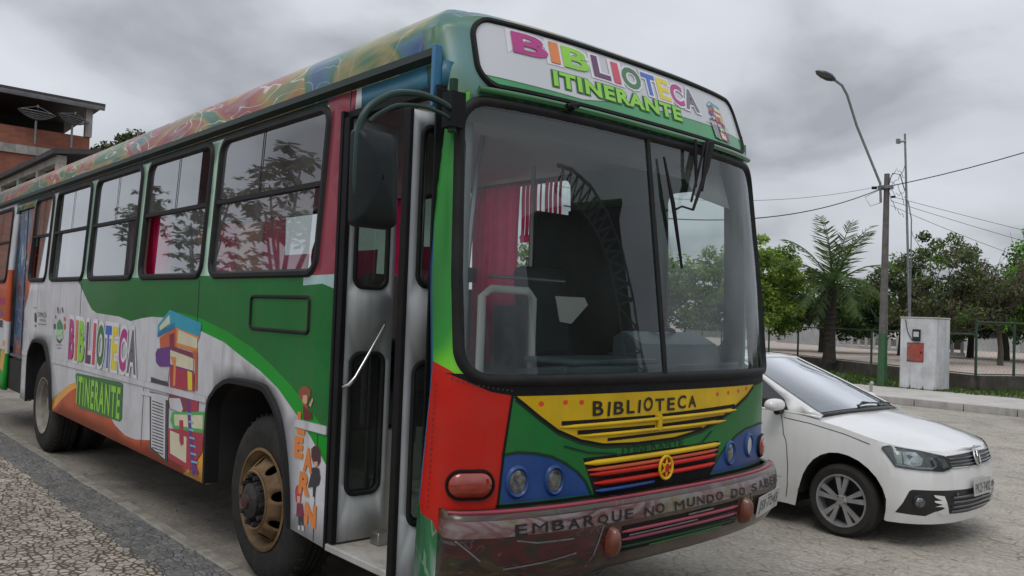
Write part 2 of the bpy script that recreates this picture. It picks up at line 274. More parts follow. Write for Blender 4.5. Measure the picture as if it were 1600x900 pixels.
glass('windshield_glass', (.80, .87, .85), .028, 1.15, dustcol=(.34, .42, .40))
glass('window_glass', (.68, .72, .72), .07, 2.2, dustcol=(.6, .62, .62))
glass('clear_glass', (.8, .85, .83), .05, 1.2)
glass('door_glass', (.45, .52, .47), .03, 1.3)
# curtain, lets daylight through
def curtain(name, col):
    m, nt, out = newmat(name); nd, lk = nt.nodes, nt.links
    d = nd.new('ShaderNodeBsdfDiffuse'); t = nd.new('ShaderNodeBsdfTranslucent'); a = nd.new('ShaderNodeMixShader'); a.inputs[0].default_value = .6
    tc_ = nd.new('ShaderNodeTexCoord'); n = nd.new('ShaderNodeTexNoise'); n.inputs['Scale'].default_value = 9; lk.new(tc_.outputs['Object'], n.inputs['Vector'])
    r = nd.new('ShaderNodeValToRGB'); r.color_ramp.elements[0].color = [c*.7 for c in col]+[1]; r.color_ramp.elements[1].color = [min(1, c*1.3) for c in col]+[1]
    lk.new(n.outputs['Fac'], r.inputs[0]); lk.new(r.outputs[0], d.inputs[0]); lk.new(r.outputs[0], t.inputs[0])
    lk.new(d.outputs[0], a.inputs[1]); lk.new(t.outputs[0], a.inputs[2]); lk.new(a.outputs[0], out.inputs[0])
curtain('curtain_pink', (.88, .05, .20)); curtain('curtain_white', (.8, .72, .74)); curtain('mirrored_strip_grey', (.55, .56, .56))
# car
pm('car_white', (.72, .72, .71), .22, .02, 2, coat=.8, dirt=.10, dirtcol=(.40, .36, .29))
pm('car_black', (.015, .015, .016), .4, .2, 10)
pm('car_dark', (.05, .052, .056), .2, .3, 10, coat=.6)
pm('car_gap', (.03, .03, .03), .8, .1)
pm('alloy', (.38, .38, .39), .38, .15, 10, metal=.5, dirt=.25)
pm('reflector', (.50, .52, .54), .14, .45, 22, metal=.6)
glass('car_glass', (.30, .36, .36), .14, 3.4, dustcol=(.28, .34, .35))
glass('car_glass_dark', (.06, .07, .07), .03, 1.5)
glass('dish_mesh', (.72, .72, .72), .30, .3, dustcol=(.2, .2, .2))
# surroundings
stone('street', [(.30, .275, .235), (.34, .315, .27), (.38, .35, .30), (.32, .30, .265)], (.19, .165, .13), 7.5, jw=.065, bump=.5, sand=.68, sandcol=(.35, .32, .265), grit=.5, big=.28, fleck=.8, stretch=(.7, 1.2, 1))
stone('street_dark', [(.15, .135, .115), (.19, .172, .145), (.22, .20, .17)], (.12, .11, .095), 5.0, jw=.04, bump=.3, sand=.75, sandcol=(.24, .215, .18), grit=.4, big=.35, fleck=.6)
stone('cobble_strip', [(.12, .125, .125), (.16, .16, .155), (.20, .20, .19)], (.07, .065, .055), 19., jw=.12, bump=.5, sand=.6, sandcol=(.17, .155, .135), grit=.45, fleck=.5, stretch=(.7, 1.2, 1))
stone('mosaic', [(.26, .232, .195), (.36, .325, .275), (.43, .39, .335), (.31, .275, .23)], (.10, .074, .05), 19, jw=.20, bump=.7, grit=.3, stretch=(.8, 1.1, 1), big=.3)
pm('kerb_stone', (.25, .235, .20), .85, .3, 6, bump=.4, bscale=25, dirt=.5)
pm('concrete', (.40, .385, .36), .85, .15, 3, bump=.25, bscale=20, dirt=.4, dirtcol=(.2, .18, .15))
pm('paving', (.46, .44, .41), .85, .12, 2, bump=.15, bscale=20, dirt=.3, dirtcol=(.28, .26, .22))
pm('grass_soil', (.07, .085, .03), .95, .5, 5, bump=.5, bscale=40)
pm('court_sand', (.42, .35, .30), .95, .2, 2.5, bump=.3, dirt=.4, dirtcol=(.25, .21, .17))
pm('wall_dark', (.075, .065, .055), .9, .45, 4, bump=.3, dirt=.5, dirtcol=(.03, .035, .02))
pm('limewash', (.56, .57, .58), .8, .14, 3, bump=.2, bscale=12, dirt=.5, dirtcol=(.28, .26, .24))
pm('pole_concrete', (.12, .11, .105), .85, .25, 8, bump=.3)
pm('pole_green', (.02, .10, .035), .6, .2, 8, dirt=.3)
pm('galv', (.22, .23, .24), .5, .2, 12, metal=.5)
pm('fence_green', (.02, .05, .03), .6, .2, 8)
pm('meter_red', (.34, .06, .045), .6, .25, 10, dirt=.4)
pm('wire', (.03, .03, .035), .6, .1)
pm('bark', (.10, .085, .065), .9, .35, 12, bump=.6)
pm('bark_dark', (.04, .033, .027), .9, .35, 12, bump=.6)
pm('roof_dark', (.045, .042, .045), .7, .3, 3)
pm('metal_roof', (.25, .25, .27), .5, .2, 3)
pm('plaster', (.36, .35, .32), .85, .2, 2, dirt=.6, dirtcol=(.12, .10, .08))
pm('beige_wall', (.42, .38, .30), .85, .15, 1, dirt=.4)
pm('white_wall', (.36, .37, .37), .8, .12, 1, dirt=.3)
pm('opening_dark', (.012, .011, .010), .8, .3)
brick('brick', (.27, .08, .045), (.34, .11, .065), (.17, .13, .10), 1.6)
brick('block_wall', (.16, .155, .14), (.22, .21, .19), (.10, .095, .085), 1.2)
def leafmat(name, col, tr=.25):
    m, nt, out = newmat(name); nd, lk = nt.nodes, nt.links
    b = nd.new('ShaderNodeBsdfPrincipled'); b.inputs['Roughness'].default_value = .55; b.inputs['Specular IOR Level'].default_value = .3
    tc_ = nd.new('ShaderNodeTexCoord'); n = nd.new('ShaderNodeTexNoise'); n.inputs['Scale'].default_value = 2.2; n.inputs['Detail'].default_value = 6; lk.new(tc_.outputs['Object'], n.inputs['Vector'])
    r = nd.new('ShaderNodeValToRGB'); r.color_ramp.elements[0].position = .3; r.color_ramp.elements[1].position = .7
    r.color_ramp.elements[0].color = [c*.6 for c in col]+[1]; r.color_ramp.elements[1].color = [c*1.4 for c in col]+[1]
    lk.new(n.outputs['Fac'], r.inputs[0]); lk.new(r.outputs[0], b.inputs['Base Color'])
    t = nd.new('ShaderNodeBsdfTranslucent'); lk.new(r.outputs[0], t.inputs[0]); a = nd.new('ShaderNodeMixShader'); a.inputs[0].default_value = tr
    lk.new(b.outputs[0], a.inputs[1]); lk.new(t.outputs[0], a.inputs[2]); lk.new(a.outputs[0], out.inputs[0])
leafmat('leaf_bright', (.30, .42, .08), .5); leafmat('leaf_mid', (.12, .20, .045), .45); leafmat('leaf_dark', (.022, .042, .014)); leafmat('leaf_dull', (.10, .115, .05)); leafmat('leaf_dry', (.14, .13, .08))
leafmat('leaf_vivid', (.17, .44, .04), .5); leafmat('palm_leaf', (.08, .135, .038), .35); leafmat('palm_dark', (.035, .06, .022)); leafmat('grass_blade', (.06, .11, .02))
# ------------------------------------------------------------------ mesh helpers
class MB:
    def __init__(s): s.v = []; s.f = []; s.m = []; s.k = []
    def mi(s, k):
        if k not in s.k: s.k.append(k)
        return s.k.index(k)
    def add(s, vs, fs, mat):
        o = len(s.v); s.v += [tuple(p) for p in vs]; i = s.mi(mat)
        for f in fs: s.f.append([o+a for a in f]); s.m.append(i)
        return s
    def box(s, a, b, mat, rot=None, c=None):
        x0, y0, z0 = a; x1, y1, z1 = b
        vs = [(x0,y0,z0),(x1,y0,z0),(x1,y1,z0),(x0,y1,z0),(x0,y0,z1),(x1,y0,z1),(x1,y1,z1),(x0,y1,z1)]
        if rot is not None:
            c = Vector(c) if c else Vector(((x0+x1)/2, (y0+y1)/2, (z0+z1)/2)); vs = [rot @ (Vector(p)-c) + c for p in vs]
        return s.add(vs, [(0,3,2,1),(4,5,6,7),(0,1,5,4),(1,2,6,5),(2,3,7,6),(3,0,4,7)], mat)
    def tube(s, pts, r, mat, n=8, cap=True, closed=False):
        pts = [Vector(p) for p in pts]; L = len(pts); rs = r if isinstance(r, (list, tuple)) else [r]*L
        vs = []; prev = None
        for i, p in enumerate(pts):
            if closed: d = pts[(i+1) % L] - pts[i-1]
            else: d = pts[min(i+1, L-1)] - pts[max(i-1, 0)]
            d.normalize()
            if prev is None: a = d.orthogonal().normalized()
            else: a = (prev - d*prev.dot(d)).normalized()
            prev = a; b = d.cross(a)
            for j in range(n): t = 2*pi*j/n; vs.append(p + (a*cos(t) + b*sin(t))*rs[i])
        fs = []
        for i in range(L if closed else L-1):
            i2 = (i+1) % L
            for j in range(n): fs.append((i*n+j, i*n+(j+1) % n, i2*n+(j+1) % n, i2*n+j))
        if cap and not closed: fs.append(tuple(range(n))[::-1]); fs.append(tuple((L-1)*n+j for j in range(n)))
        return s.add(vs, fs, mat)
    def lathe(s, prof, c, axis, mat, n=48, mats=None):
        """prof: (radius, height along axis)"""
        c = Vector(c); ax = Vector(axis).normalized(); a = ax.orthogonal().normalized(); b = ax.cross(a); L = len(prof)
        vs = [c + ax*h + (a*cos(2*pi*j/n)+b*sin(2*pi*j/n))*r for r, h in prof for j in range(n)]
        for i in range(L-1):
            s_ = [((i)*n+j, i*n+(j+1) % n, (i+1)*n+(j+1) % n, (i+1)*n+j) for j in range(n)]
            if i == 0: o = len(s.v); s.v += [tuple(p) for p in vs]
            k = s.mi(mats[i] if mats else mat)
            for f in s_: s.f.append([o+q for q in f]); s.m.append(k)
        return s
    def poly(s, pts, depth, mat):
        """pts: planar 3d loop, extruded by vector depth"""
        n = len(pts); d = Vector(depth); vs = [Vector(p) for p in pts] + [Vector(p)+d for p in pts]
        return s.add(vs, [tuple(range(n))[::-1], tuple(range(n, 2*n))] + [(i, (i+1) % n, n+(i+1) % n, n+i) for i in range(n)], mat)
    def join(s, o):
        of = len(s.v); s.v += o.v
        for f, m in zip(o.f, o.m): s.f.append([of+a for a in f]); s.m.append(s.mi(o.k[m]))
        return s
    def build(s, name, parent=None, ang=35, label=None, cat=None, group=None, kind=None, solid=0, off=-1, inner=None, bevel=0, subsurf=0, flip=False):
        me = bpy.data.meshes.new(name); me.from_pydata(s.v, [], s.f)
        for k in s.k: me.materials.append(MATS[k])
        me.polygons.foreach_set('material_index', s.m)
        bm = bmesh.new(); bm.from_mesh(me); bmesh.ops.remove_doubles(bm, verts=bm.verts, dist=1e-5)
        bm.to_mesh(me); bm.free()
        if ang: me.shade_smooth(); me.set_sharp_from_angle(angle=R(ang))
        o = bpy.data.objects.new(name, me); COL.objects.link(o)
        if parent:
            o.parent = parent
            if parent.type == 'EMPTY': o.location = -parent.location
        if solid:
            if inner: me.materials.append(MATS[inner])
            md = o.modifiers.new('thick', 'SOLIDIFY'); md.thickness = solid; md.offset = off
            if inner: md.material_offset = 50
        if bevel:
            md = o.modifiers.new('bevel', 'BEVEL'); md.width = bevel; md.segments = 2; md.limit_method = 'ANGLE'; md.angle_limit = R(40)
        if subsurf:
            md = o.modifiers.new('sub', 'SUBSURF'); md.levels = subsurf; md.render_levels = subsurf
        for k_, v_ in (('label', label), ('category', cat), ('group', group), ('kind', kind)):
            if v_: o[k_] = v_
        return o
def thing(name, loc, label, cat, group=None):
    o = bpy.data.objects.new(name, None); COL.objects.link(o); o.location = loc; o.empty_display_size = .3
    o['label'] = label; o['category'] = cat
    if group: o['group'] = group
    return o
def rrect(x0, z0, x1, z1, r, n=6):
    out = []
    for cx, cz, a0 in ((x1-r, z1-r, 0), (x0+r, z1-r, 90), (x0+r, z0+r, 180), (x1-r, z0+r, 270)):
        for i in range(n+1): a = R(a0+90*i/n); out.append((cx+r*cos(a), cz+r*sin(a)))
    return out
def ellipse(cx, cz, rx, rz, n=28): return [(cx+rx*cos(2*pi*i/n), cz+rz*sin(2*pi*i/n)) for i in range(n)]
def dens(loop, step, closed=True):
    out = []; n = len(loop)
    for i in range(n if closed else n-1):
        a, b = loop[i], loop[(i+1) % n]; k = max(1, int(hypot(a[0]-b[0], a[1]-b[1])/step))
        for j in range(k): out.append((a[0]+(b[0]-a[0])*j/k, a[1]+(b[1]-a[1])*j/k))
    if not closed: out.append(loop[-1])
    return out
def inside(p, poly):
    x, y = p; c = False; n = len(poly); j = n-1
    for i in range(n):
        xi, yi = poly[i]; xj, yj = poly[j]
        if (yi > y) != (yj > y) and x < (xj-xi)*(y-yi)/(yj-yi)+xi: c = not c
        j = i
    return c
def bbox(poly): xs = [p[0] for p in poly]; ys = [p[1] for p in poly]; return min(xs), min(ys), max(xs), max(ys)
def panel(outline, holes, paints, base, fmap, step=.1, mb=None):
    """one sheet: outline with holes, coloured by painted regions, mapped through fmap(u, v) -> xyz"""
    vs = []; es = []
    def loop(l):
        l = dens(l, step); o = len(vs); vs.extend(Vector(p) for p in l); es.extend((o+i, o+(i+1) % len(l)) for i in range(len(l)))
    loop(outline)
    for h in holes: loop(h)
    for _, l in paints: loop(l)
    x0, y0, x1, y1 = bbox(outline)
    nx, ny = max(1, int((x1-x0)/step)), max(1, int((y1-y0)/step))
    for i in range(1, nx):
        for j in range(1, ny): vs.append(Vector((x0+(x1-x0)*(i+.11*(j % 2))/nx, y0+(y1-y0)*j/ny)))
    V, E_, F, _, _, _ = delaunay_2d_cdt(vs, es, [], 0, 1e-6)
    mb = mb or MB(); o = len(mb.v); mb.v += [tuple(fmap(p.x, p.y)) for p in V]
    hb = [(bbox(h), h) for h in holes]; pb = [(bbox(l), l, mb.mi(k)) for k, l in paints]; bi = mb.mi(base)
    for f in F:
        c = (sum(V[i].x for i in f)/3, sum(V[i].y for i in f)/3)
        if not inside(c, outline): continue
        if any(b[0] <= c[0] <= b[2] and b[1] <= c[1] <= b[3] and inside(c, h) for b, h in hb): continue
        m = bi
        for b, l, k in pb:
            if b[0] <= c[0] <= b[2] and b[1] <= c[1] <= b[3] and inside(c, l): m = k
        mb.f.append([o+i for i in f]); mb.m.append(m)
    return mb
def ring(outer, inner, fmap, depth, mat, mb=None, step=.08):
    """raised frame between two loops of equal vertex count; depth(p) offsets outward"""
    mb = mb or MB(); n = len(outer); fo = [fmap(*p, 0) for p in outer]; fi = [fmap(*p, 0) for p in inner]
    mo = [fmap(a[0]*.72+b[0]*.28, a[1]*.72+b[1]*.28, depth) for a, b in zip(outer, inner)]; mi_ = [fmap(a[0]*.28+b[0]*.72, a[1]*.28+b[1]*.72, depth) for a, b in zip(outer, inner)]
    fb = [fmap(*p, -depth) for p in inner]
    L = [fo, mo, mi_, fi, fb]; vs = [p for l in L for p in l]; fs = []
    for k in range(len(L)-1):
        for i in range(n): fs.append((k*n+i, k*n+(i+1) % n, (k+1)*n+(i+1) % n, (k+1)*n+i))
    return mb.add(vs, fs, mat)
def rr2(x0, z0, x1, z1, r, w, step=.1, n=8):
    a = rrect(x0, z0, x1, z1, r, n); b = rrect(x0+w, z0+w, x1-w, z1-w, max(.01, r-w), n); A, B = [], []
    for i in range(len(a)):
        j = (i+1) % len(a); k = max(1, int(hypot(a[i][0]-a[j][0], a[i][1]-a[j][1])/step))
        for q in range(k):
            t = q/k; A.append((a[i][0]*(1-t)+a[j][0]*t, a[i][1]*(1-t)+a[j][1]*t)); B.append((b[i][0]*(1-t)+b[j][0]*t, b[i][1]*(1-t)+b[j][1]*t))
    return A, B
_tc = {}
def glyphs(s, bold=0., spacing=1.):
    k = (s, bold, spacing)
    if k not in _tc:
        cu = bpy.data.curves.new('t', 'FONT'); cu.body = s; cu.size = 1; cu.offset = bold; cu.space_character = spacing; cu.resolution_u = 3
        ob = bpy.data.objects.new('t', cu); me = bpy.data.meshes.new_from_object(ob)
        v = [(p.co.x, p.co.y) for p in me.vertices]; f = [list(p.vertices) for p in me.polygons]
        bpy.data.objects.remove(ob); bpy.data.meshes.remove(me); bpy.data.curves.remove(cu); _tc[k] = (v, f)
    return _tc[k]
def text(mb, s, box, fmap, mat, bold=0., shear=0., pad=0., spacing=1.):
    """letters fitted to box (u0,v0,u1,v1); pad grows them for an outline"""
    v0, f = glyphs(s, bold, spacing); x0, y0, x1, y1 = bbox(v0)
    v, f = glyphs(s, bold+pad, spacing) if pad else (v0, f)
    sx = (box[2]-box[0])/(x1-x0); sy = (box[3]-box[1])/(y1-y0)
    return mb.add([fmap(box[0]+(x-x0)*sx+shear*(y-y0)*sy, box[1]+(y-y0)*sy) for x, y in v], f, mat)
def drape(mb, loop, fmap, mat, step=.12): return panel(loop, [], [], mat, fmap, step, mb)
BOOKS=[('teal', [(-1.557, 1.613), (-0.934, 1.533), (-0.958, 1.436), (-1.425, 1.483), (-1.791, 1.399), (-1.795, 1.491)]), ('cream', [(-1.759, 1.48), (-1.56, 1.576), (-1.539, 1.514), (-1.746, 1.45)]), ('teal_dark', [(-1.796, 1.433), (-1.45, 1.52), (-1.425, 1.483), (-1.791, 1.399)]), ('orange_red', [(-1.747, 1.397), (-1.405, 1.485), (-1.383, 1.319), (-1.712, 1.3)]), ('maroon', [(-1.54, 1.428), (-1.44, 1.447), (-1.426, 1.338), (-1.518, 1.326)]), ('orange', [(-1.413, 1.485), (-0.958, 1.436), (-0.996, 1.403), (-0.987, 1.325), (-1.395, 1.35)]), ('cream', [(-1.364, 1.472), (-0.999, 1.426), (-0.99, 1.355), (-1.371, 1.375)]), ('purple', [(-1.817, 1.272), (-1.778, 1.312), (-1.467, 1.346), (-1.057, 1.307), (-1.042, 1.186), (-1.508, 1.194), (-1.716, 1.18), (-1.794, 1.205)]), ('cream', [(-1.504, 1.32), (-1.054, 1.282), (-1.043, 1.197), (-1.49, 1.213)]), ('maroon', [(-1.467, 1.346), (-1.059, 1.321), (-1.047, 1.283), (-1.504, 1.317)]), ('crimson', [(-1.508, 1.194), (-1.448, 1.202), (-1.023, 1.184), (-1.007, 1.058), (-1.466, 1.037)]), ('orange', [(-1.497, 1.269), (-1.376, 1.269), (-1.369, 1.067), (-1.416, 1.056), (-1.419, 1.201)]), ('yellow', [(-1.146, 1.192), (-1.06, 1.184), (-1.044, 1.061), (-1.121, 1.057)]), ('white', [(-1.694, 1.174), (-1.512, 1.165), (-1.513, 1.084), (-1.659, 1.079)]), ('charcoal', [(-1.888, 1.088), (-1.512, 1.074), (-1.514, 1.033), (-1.885, 1.033)]), ('grey', [(-1.905, 1.02), (-1.525, 1.017), (-1.528, 0.98), (-1.908, 0.974)]), ('charcoal', [(-1.899, 0.975), (-1.488, 0.962), (-1.453, 0.494), (-1.831, 0.541)]), ('white', [(-1.86, 0.956), (-1.548, 0.944), (-1.505, 0.515), (-1.802, 0.56)]), ('maroon', [(-1.506, 1.033), (-1.132, 1.025), (-1.113, 0.876), (-1.466, 0.891)]), ('white', [(-1.477, 0.966), (-1.26, 0.984), (-1.193, 0.914), (-1.228, 0.886), (-1.446, 0.893)]), ('white', [(-2.128, 0.962), (-1.498, 0.975), (-1.494, 0.947), (-2.11, 0.932)]), ('crimson', [(-1.133, 1.032), (-0.926, 1.038), (-0.919, 0.923), (-1.116, 0.901)]), ('green_book', [(-1.403, 0.872), (-0.798, 0.939), (-0.774, 0.886), (-0.815, 0.794), (-1.368, 0.758), (-1.435, 0.808)]), ('cream', [(-1.361, 0.859), (-0.829, 0.913), (-0.825, 0.819), (-1.339, 0.783)]), ('crimson', [(-1.467, 0.746), (-0.798, 0.796), (-0.817, 0.667), (-1.011, 0.515), (-1.437, 0.532)]), ('cream', [(-1.425, 0.736), (-1.101, 0.729), (-1.086, 0.551), (-1.403, 0.574)]), ('crimson', [(-1.252, 0.832), (-1.176, 0.838), (-1.143, 0.675), (-1.197, 0.653), (-1.233, 0.69)]), ('purple', [(-1.13, 1.011), (-1.072, 1.017), (-1.05, 0.908), (-0.948, 0.593), (-0.857, 0.513), (-0.9, 0.492), (-0.941, 0.533), (-0.935, 0.486), (-0.972, 0.494), (-1.091, 0.848)]), ('orange_red', [(-1.061, 1.337), (-0.981, 1.335), (-0.955, 1.069), (-0.99, 1.066), (-1.025, 1.284), (-1.056, 1.296)]), ('charcoal', [(-1.827, 0.913), (-1.585, 0.909), (-1.584, 0.902), (-1.826, 0.906)]), ('charcoal', [(-1.824, 0.89), (-1.581, 0.887), (-1.58, 0.88), (-1.823, 0.882)]), ('charcoal', [(-1.82, 0.867), (-1.578, 0.864), (-1.577, 0.857), (-1.819, 0.859)]), ('charcoal', [(-1.817, 0.844), (-1.575, 0.842), (-1.574, 0.835), (-1.816, 0.836)]), ('charcoal', [(-1.814, 0.82), (-1.572, 0.819), (-1.571, 0.812), (-1.812, 0.813)]), ('charcoal', [(-1.81, 0.797), (-1.569, 0.797), (-1.568, 0.79), (-1.809, 0.79)]), ('charcoal', [(-1.807, 0.774), (-1.566, 0.774), (-1.565, 0.767), (-1.806, 0.767)]), ('charcoal', [(-1.804, 0.751), (-1.563, 0.752), (-1.562, 0.745), (-1.802, 0.744)]), ('charcoal', [(-1.8, 0.728), (-1.56, 0.73), (-1.559, 0.722), (-1.799, 0.721)]), ('charcoal', [(-1.797, 0.705), (-1.556, 0.707), (-1.555, 0.7), (-1.796, 0.698)]), ('charcoal', [(-1.794, 0.682), (-1.553, 0.685), (-1.552, 0.678), (-1.792, 0.675)]), ('charcoal', [(-1.79, 0.659), (-1.55, 0.663), (-1.549, 0.655), (-1.789, 0.652)]), ('charcoal', [(-1.787, 0.636), (-1.547, 0.64), (-1.546, 0.633), (-1.786, 0.629)]), ('charcoal', [(-1.784, 0.613), (-1.544, 0.618), (-1.543, 0.611), (-1.782, 0.606)]), ('charcoal', [(-1.78, 0.59), (-1.541, 0.596), (-1.54, 0.588), (-1.779, 0.583)]), ('charcoal', [(-1.777, 0.567), (-1.538, 0.573), (-1.537, 0.566), (-1.776, 0.56)]), ('charcoal', [(-1.774, 0.545), (-1.535, 0.551), (-1.534, 0.544), (-1.773, 0.537)]), ('sky_blue', [(-1.094, 0.903), (-1.006, 0.902), (-1.004, 0.889), (-1.092, 0.89)]), ('sky_blue', [(-1.076, 0.85), (-0.985, 0.85), (-0.983, 0.836), (-1.074, 0.836)]), ('sky_blue', [(-1.058, 0.797), (-0.964, 0.798), (-0.962, 0.784), (-1.056, 0.783)]), ('sky_blue', [(-1.04, 0.744), (-0.943, 0.746), (-0.941, 0.733), (-1.039, 0.73)]), ('sky_blue', [(-1.023, 0.691), (-0.922, 0.695), (-0.92, 0.681), (-1.021, 0.678)]), ('sky_blue', [(-1.005, 0.639), (-0.901, 0.643), (-0.9, 0.63), (-1.003, 0.626)]), ('sky_blue', [(-0.987, 0.587), (-0.881, 0.592), (-0.879, 0.579), (-0.986, 0.573)])]
KIDS=[('hair_brown', [(0.509, 1.198), (0.539, 1.226), (0.602, 1.234), (0.646, 1.215), (0.644, 1.185), (0.61, 1.146), (0.636, 1.094), (0.573, 1.092), (0.557, 1.146), (0.516, 1.168)]), ('skin', [(0.56, 1.182), (0.606, 1.187), (0.614, 1.147), (0.586, 1.134), (0.557, 1.146)]), ('red_cloth', [(0.565, 1.126), (0.667, 1.097), (0.68, 1.064), (0.577, 1.048)]), ('skin', [(0.632, 1.134), (0.67, 1.178), (0.679, 1.168), (0.654, 1.126)]), ('red_cloth', [(0.68, 0.904), (0.713, 0.925), (0.753, 0.929), (0.784, 0.904), (0.785, 0.85), (0.759, 0.822), (0.712, 0.824), (0.684, 0.86)]), ('hair_black', [(0.688, 0.89), (0.714, 0.918), (0.764, 0.921), (0.782, 0.884), (0.772, 0.833), (0.721, 0.835)]), ('skin', [(0.711, 0.839), (0.757, 0.846), (0.755, 0.821), (0.723, 0.816)]), ('charcoal', [(0.703, 0.808), (0.774, 0.814), (0.794, 0.768), (0.781, 0.727), (0.749, 0.712), (0.743, 0.657), (0.721, 0.653), (0.716, 0.706), (0.662, 0.691), (0.67, 0.718)]), ('hair_red', [(0.517, 0.65), (0.529, 0.678), (0.567, 0.69), (0.591, 0.664), (0.591, 0.613), (0.576, 0.59), (0.562, 0.628), (0.541, 0.624), (0.542, 0.584), (0.528, 0.596)]), ('skin', [(0.543, 0.624), (0.577, 0.631), (0.58, 0.596), (0.55, 0.59)]), ('maroon', [(0.544, 0.584), (0.608, 0.596), (0.629, 0.53), (0.545, 0.513)]), ('charcoal', [(0.566, 0.517), (0.62, 0.528), (0.629, 0.48), (0.612, 0.477), (0.6, 0.514), (0.592, 0.472), (0.575, 0.469)]), ('white', [(0.57, 0.468), (0.592, 0.472), (0.59, 0.447), (0.572, 0.448)]), ('white', [(0.612, 0.477), (0.633, 0.481), (0.64, 0.453), (0.615, 0.452)])]
LOGO=[('dgreen', [(-4.77, 1.406), (-4.685, 1.458), (-4.581, 1.412), (-4.547, 1.358), (-4.757, 1.347)]), ('pale_green', [(-4.781, 1.343), (-4.523, 1.353), (-4.556, 1.291), (-4.744, 1.283)]), ('charcoal', [(-4.763, 1.257), (-4.638, 1.232), (-4.531, 1.28), (-4.548, 1.248), (-4.633, 1.207), (-4.733, 1.227)]), ('pale_green', [(-4.867, 1.29), (-4.768, 1.282), (-4.761, 1.245), (-4.835, 1.254)]), ('pale_green', [(-4.512, 1.299), (-4.57, 1.29), (-4.548, 1.248), (-4.501, 1.269)]), ('charcoal', [(-4.804, 1.573), (-4.761, 1.574), (-4.739, 1.513), (-4.778, 1.518)]), ('charcoal', [(-4.628, 1.577), (-4.591, 1.577), (-4.555, 1.535), (-4.588, 1.516)]), ('pink', [(-4.707, 1.569), (-4.674, 1.57), (-4.662, 1.508), (-4.69, 1.507)]), ('charcoal', [(-4.86, 1.491), (-4.83, 1.485), (-4.823, 1.454), (-4.854, 1.46)]), ('orange_red', [(-4.524, 1.475), (-4.479, 1.482), (-4.448, 1.441), (-4.509, 1.445)]), ('orange_red', [(-4.511, 1.408), (-4.457, 1.416), (-4.429, 1.369), (-4.5, 1.354)]), ('charcoal', [(-4.909, 1.395), (-4.832, 1.401), (-4.821, 1.348), (-4.894, 1.345)]), ('charcoal', [(-4.759, 1.189), (-4.524, 1.201), (-4.523, 1.196), (-4.758, 1.184)]), ('charcoal', [(-4.719, 1.16), (-4.564, 1.168), (-4.563, 1.162), (-4.718, 1.154)]), ('charcoal', [(-5.768, 1.489), (-5.702, 1.497), (-5.662, 1.444), (-5.667, 1.39), (-5.747, 1.395)]), ('charcoal', [(-5.829, 1.555), (-5.704, 1.553), (-5.702, 1.548), (-5.828, 1.548)]), ('charcoal', [(-5.592, 1.379), (-5.217, 1.385), (-5.215, 1.379), (-5.59, 1.373)]), ('charcoal', [(-5.728, 1.361), (-5.672, 1.363), (-5.667, 1.343), (-5.723, 1.341)])]
# ------------------------------------------------------------------ bus surfaces
def interp(z, q):
    if z <= q[0][0]: return q[0][1]
    for (a, b), (c, d) in zip(q, q[1:]):
        if z <= c: return b+(d-b)*(z-a)/(c-a)
    return q[-1][1]
class Nose:
    """front surface rounding into the sides; t = arc length from the middle, z = height"""
    def __init__(s, HW, cy, cx, X0, B, IN, bref):
        s.HW, s.cy, s.cx, s.X0, s.B, s.IN = HW, cy, cx, X0, B, IN
        s.tab = []; L = 0; pr = None
        for i in range(400):
            th = pi/2*i/399; ss = HW*sin(th); h = sqrt(max(0, 1-(ss/HW)**2.6))
            if pr: L += hypot(ss-pr[0], bref*(h-pr[1]))
            s.tab.append((L, ss, h)); pr = (ss, h)
        s.T = L
    def raw(s, t, z):
        a = abs(t); x0 = interp(z, s.X0)
        if a <= s.T:
            lo, hi = 0, 399
            while hi-lo > 1:
                m = (lo+hi)//2
                if s.tab[m][0] < a: lo = m
                else: hi = m
            A, B_ = s.tab[lo], s.tab[hi]; k = (a-A[0])/(B_[0]-A[0]) if B_[0] > A[0] else 0
            ss = A[1]+(B_[1]-A[1])*k; x = x0+interp(z, s.B)*(A[2]+(B_[2]-A[2])*k)
        else: ss = s.HW; x = x0-(a-s.T)
        return Vector((s.cx+x, s.cy+(1 if t > 0 else -1)*(ss-interp(z, s.IN)*ss/s.HW), z))
    def __call__(s, t, z, d=0.):
        p = s.raw(t, z)
        if d:
            n = (s.raw(t+.004, z)-s.raw(t-.004, z)).cross(s.raw(t, z+.004)-s.raw(t, z-.004))
            if n.length: p = p + n.normalized()*d
        return p
TUM = [(1.84, 0), (2.92, .06), (3.1, .075)]
front = Nose(1.29, 1.27, 0, [(0, 1.75), (.8, 1.77), (1.4, 1.77), (2.75, 1.66), (3.08, 1.55), (3.2, 1.5)], [(0, .27), (1.4, .27), (2.7, .2), (3.1, .2)], TUM, .25)
T = front.T
def side(x, z, d=0.): return Vector((x, -.02+interp(z, TUM)-d, z))
def lside(x, z, d=0.): return Vector((x, 2.56-interp(z, TUM)+d, z))
F3 = lambda d: (lambda t, z: front(t, z, d))
S3 = lambda d: (lambda x, z: side(x, z, d))

bus = thing('library_bus', (-3.4, 1.27, 0), 'colourful painted library bus parked on the street with its front door open', 'bus')

